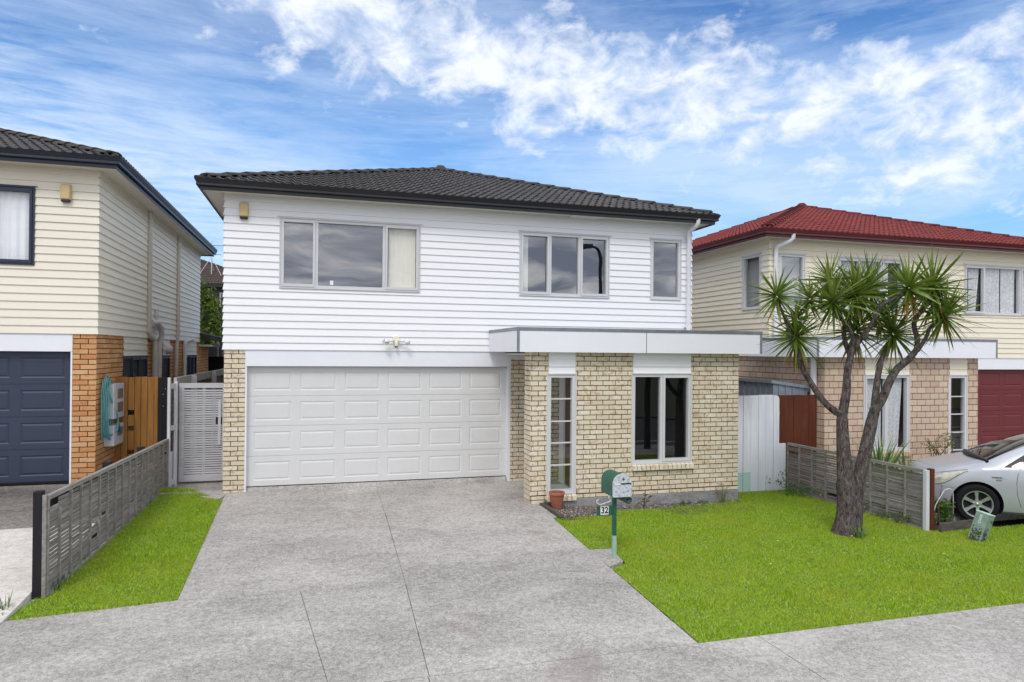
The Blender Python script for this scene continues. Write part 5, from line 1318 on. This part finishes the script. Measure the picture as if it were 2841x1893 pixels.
# ------------------------------------------------------------------ world
w=bpy.data.worlds.new('World'); SC.world=w; w.use_nodes=True; nt=w.node_tree; nt.nodes.clear()
out=nt.nodes.new('ShaderNodeOutputWorld'); bg=nt.nodes.new('ShaderNodeBackground'); bg.inputs[1].default_value=.1; nt.links.new(bg.outputs[0],out.inputs[0])
SUN_EL,SUN_AZ=R(50),R(205)   # azimuth clockwise from +Y
sky=nt.nodes.new('ShaderNodeTexSky'); sky.sky_type='NISHITA'; sky.sun_disc=False; sky.sun_elevation=SUN_EL; sky.sun_rotation=SUN_AZ
sky.air_density=1.0; sky.dust_density=.6; sky.ozone_density=2.5
tc=nt.nodes.new('ShaderNodeTexCoord'); sp=nt.nodes.new('ShaderNodeSeparateXYZ'); nt.links.new(tc.outputs['Generated'],sp.inputs[0])
def Mt(op,a,b=None,c=None,clampv=False):
    n=nt.nodes.new('ShaderNodeMath'); n.operation=op; n.use_clamp=clampv
    for i,v in enumerate((a,b,c)):
        if v is None: continue
        if isinstance(v,(int,float)): n.inputs[i].default_value=v
        else: nt.links.new(v,n.inputs[i])
    return n.outputs[0]
X,Y,Zc=sp.outputs
zz=Mt('MAXIMUM',Zc,.0)
den=Mt('ADD',zz,.16)
cx=nt.nodes.new('ShaderNodeCombineXYZ'); nt.links.new(Mt('DIVIDE',X,den),cx.inputs[0]); nt.links.new(Mt('DIVIDE',Y,den),cx.inputs[1])
def wmap(scale,rot=0,loc=(0,0,0)):
    m=nt.nodes.new('ShaderNodeMapping'); m.inputs['Scale'].default_value=scale; m.inputs['Rotation'].default_value=(0,0,rot); m.inputs['Location'].default_value=loc
    nt.links.new(cx.outputs[0],m.inputs[0]); return m.outputs[0]
def wn(vec,s,d=8,r=.6,di=0): return noisef(nt,vec,s,d,r,di)
# puffy altocumulus band, in azimuth / elevation around the band
az=nt.nodes.new('ShaderNodeMath'); az.operation='ARCTAN2'; nt.links.new(X,az.inputs[0]); nt.links.new(Y,az.inputs[1]); az=az.outputs[0]
el=nt.nodes.new('ShaderNodeMath'); el.operation='ARCSINE'; nt.links.new(Zc,el.inputs[0]); el=el.outputs[0]
cv=nt.nodes.new('ShaderNodeCombineXYZ'); nt.links.new(az,cv.inputs[0]); nt.links.new(Mt('MULTIPLY',el,1.35),cv.inputs[1])
def amap(scale,rot=0,loc=(0,0,0)):
    m=nt.nodes.new('ShaderNodeMapping'); m.inputs['Scale'].default_value=scale; m.inputs['Rotation'].default_value=(0,0,rot); m.inputs['Location'].default_value=loc
    nt.links.new(cv.outputs[0],m.inputs[0]); return m.outputs[0]
puff=wn(amap((1,1.2,1),R(-35),(.9,2.35,0)),14,12,.60,.3)
puffb=wn(amap((1,1,1),R(20),(2.1,.7,0)),4.2,6,.6,.4)
ctr=Mt('ADD',Mt('MULTIPLY',az,-.20),.455)       # band centre elevation
bd_=Mt('SUBTRACT',el,ctr)
band=Mt('SUBTRACT',1.0,Mt('ABSOLUTE',Mt('MULTIPLY',bd_,5.8)),clampv=True)
sm=nt.nodes.new('ShaderNodeMapRange'); sm.interpolation_type='SMOOTHSTEP'; nt.links.new(band,sm.inputs[0]); band=sm.outputs[0]
lft=nt.nodes.new('ShaderNodeMapRange'); lft.interpolation_type='SMOOTHSTEP'; lft.inputs[1].default_value=-.34; lft.inputs[2].default_value=-.05; nt.links.new(az,lft.inputs[0]); band=Mt('MULTIPLY',band,lft.outputs[0])
pv=Mt('ADD',Mt('ADD',Mt('MULTIPLY',puff,.62),Mt('MULTIPLY',puffb,.38)),Mt('MULTIPLY',Mt('SUBTRACT',band,.80),.22))
pm=ramp(nt,pv,[(.445,(0,0,0)),(.50,(.40,.40,.40)),(.575,(.88,.88,.88)),(.64,(1,1,1))]).outputs[0]
veil=ramp(nt,Mt('MULTIPLY',band,wn(amap((1,1.6,1),0,(5,1,0)),3.0,5,.5,.3)),[(.12,(0,0,0)),(.55,(1,1,1))]).outputs[0]
# thin streaky cirrus
cir=wn(amap((1.0,3.4,1),R(17),(.55,.32,0)),2.0,8,.58,.5)
cir2=wn(amap((2,12,1),R(15),(1.4,.2,0)),3.4,8,.72,.5)
cm_=ramp(nt,Mt('ADD',Mt('MULTIPLY',cir,.72),Mt('MULTIPLY',cir2,.28)),[(.42,(0,0,0)),(.62,(1,1,1))]).outputs[0]
low=nt.nodes.new('ShaderNodeMapRange'); low.inputs[1].default_value=.02; low.inputs[2].default_value=.40; low.inputs[3].default_value=.45; low.inputs[4].default_value=.0; nt.links.new(el,low.inputs[0])
skyc=mixc(nt,1.0,sky.outputs[0],(.72,1.10,1.48),'MULTIPLY')
hz=nt.nodes.new('ShaderNodeMapRange'); hz.inputs[1].default_value=-.02; hz.inputs[2].default_value=.42; hz.inputs[3].default_value=.95; hz.inputs[4].default_value=.0; nt.links.new(el,hz.inputs[0])
skyc=mixc(nt,hz.outputs[0],skyc,(3.3,6.2,10.2))
c=mixc(nt,Mt('MULTIPLY',Mt('ADD',Mt('MULTIPLY',cm_,.58),Mt('MULTIPLY',low.outputs[0],Mt('ADD',cm_,.10))),.85,clampv=True),skyc,(6.3,7.7,9.8))
c=mixc(nt,Mt('MULTIPLY',veil,.30),c,(6.6,7.9,9.8))
bank=Mt('SUBTRACT',1.0,Mt('ABSOLUTE',Mt('MULTIPLY',Mt('SUBTRACT',el,Mt('ADD',Mt('MULTIPLY',az,-.30),.135)),6.5)),clampv=True)
lb=nt.nodes.new('ShaderNodeMapRange'); lb.interpolation_type='SMOOTHSTEP'; lb.inputs[1].default_value=.55; lb.inputs[2].default_value=-.05; nt.links.new(az,lb.inputs[0])
bk=Mt('MULTIPLY',Mt('MULTIPLY',bank,lb.outputs[0]),ramp(nt,Mt('ADD',Mt('MULTIPLY',cir2,.6),Mt('MULTIPLY',cir,.4)),[(.38,(0,0,0)),(.60,(1,1,1))]).outputs[0])
c=mixc(nt,Mt('MULTIPLY',bk,.85),c,(7.2,8.2,9.8))
ccol=ramp(nt,Mt('ADD',Mt('MULTIPLY',puff,.7),Mt('MULTIPLY',wn(amap((1,1,1),0,(4,4,0)),30,5,.6,.2),.3)),[(.40,(6.6,7.4,9.0)),(.58,(9.0,9.4,10.0))]).outputs[0]
c=mixc(nt,Mt('MULTIPLY',pm,.93),c,ccol)
# grey overcast behind the camera, brightened and added overhead to light the walls
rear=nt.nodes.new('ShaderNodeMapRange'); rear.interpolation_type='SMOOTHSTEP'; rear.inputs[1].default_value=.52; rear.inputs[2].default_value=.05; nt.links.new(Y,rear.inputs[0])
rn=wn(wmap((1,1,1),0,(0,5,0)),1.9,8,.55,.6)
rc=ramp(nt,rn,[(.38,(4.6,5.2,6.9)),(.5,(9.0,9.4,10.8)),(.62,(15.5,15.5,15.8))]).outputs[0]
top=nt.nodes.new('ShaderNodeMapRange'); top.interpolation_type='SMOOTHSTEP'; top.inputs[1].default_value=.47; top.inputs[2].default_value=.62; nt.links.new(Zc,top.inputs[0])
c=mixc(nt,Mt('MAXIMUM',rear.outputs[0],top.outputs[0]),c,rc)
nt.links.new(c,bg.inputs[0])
sl=bpy.data.lights.new('sun','SUN'); sl.energy=1.3; sl.angle=R(18); sl.color=(1,.96,.9)
so=bpy.data.objects.new('sun',sl); COL.objects.link(so)
so.rotation_euler=(PI/2-SUN_EL,0,-SUN_AZ+PI) 
# sun direction: light travels along local -Z ; place by vector
dv=Vector((math.sin(SUN_AZ)*math.cos(SUN_EL),math.cos(SUN_AZ)*math.cos(SUN_EL),math.sin(SUN_EL)))
so.rotation_euler=dv.to_track_quat('Z','Y').to_euler(); so.location=dv*50
# ------------------------------------------------------------------ camera
cam=bpy.data.cameras.new('camera'); co=bpy.data.objects.new('camera',cam); COL.objects.link(co); SC.camera=co
cam.sensor_width=36; cam.sensor_fit='HORIZONTAL'; cam.lens=36*1877/2841; cam.shift_x=0; cam.shift_y=23.5/2841; cam.clip_end=3000; cam.clip_start=.05
co.matrix_world=Matrix.Translation((1.599,-12.848,2.427))@camrig().to_4x4()
SC.view_settings.view_transform='Standard'; SC.view_settings.look='None'; SC.view_settings.exposure=.17; SC.view_settings.gamma=1
SC.render.engine='CYCLES'; SC.cycles.max_bounces=8; SC.cycles.transparent_max_bounces=12
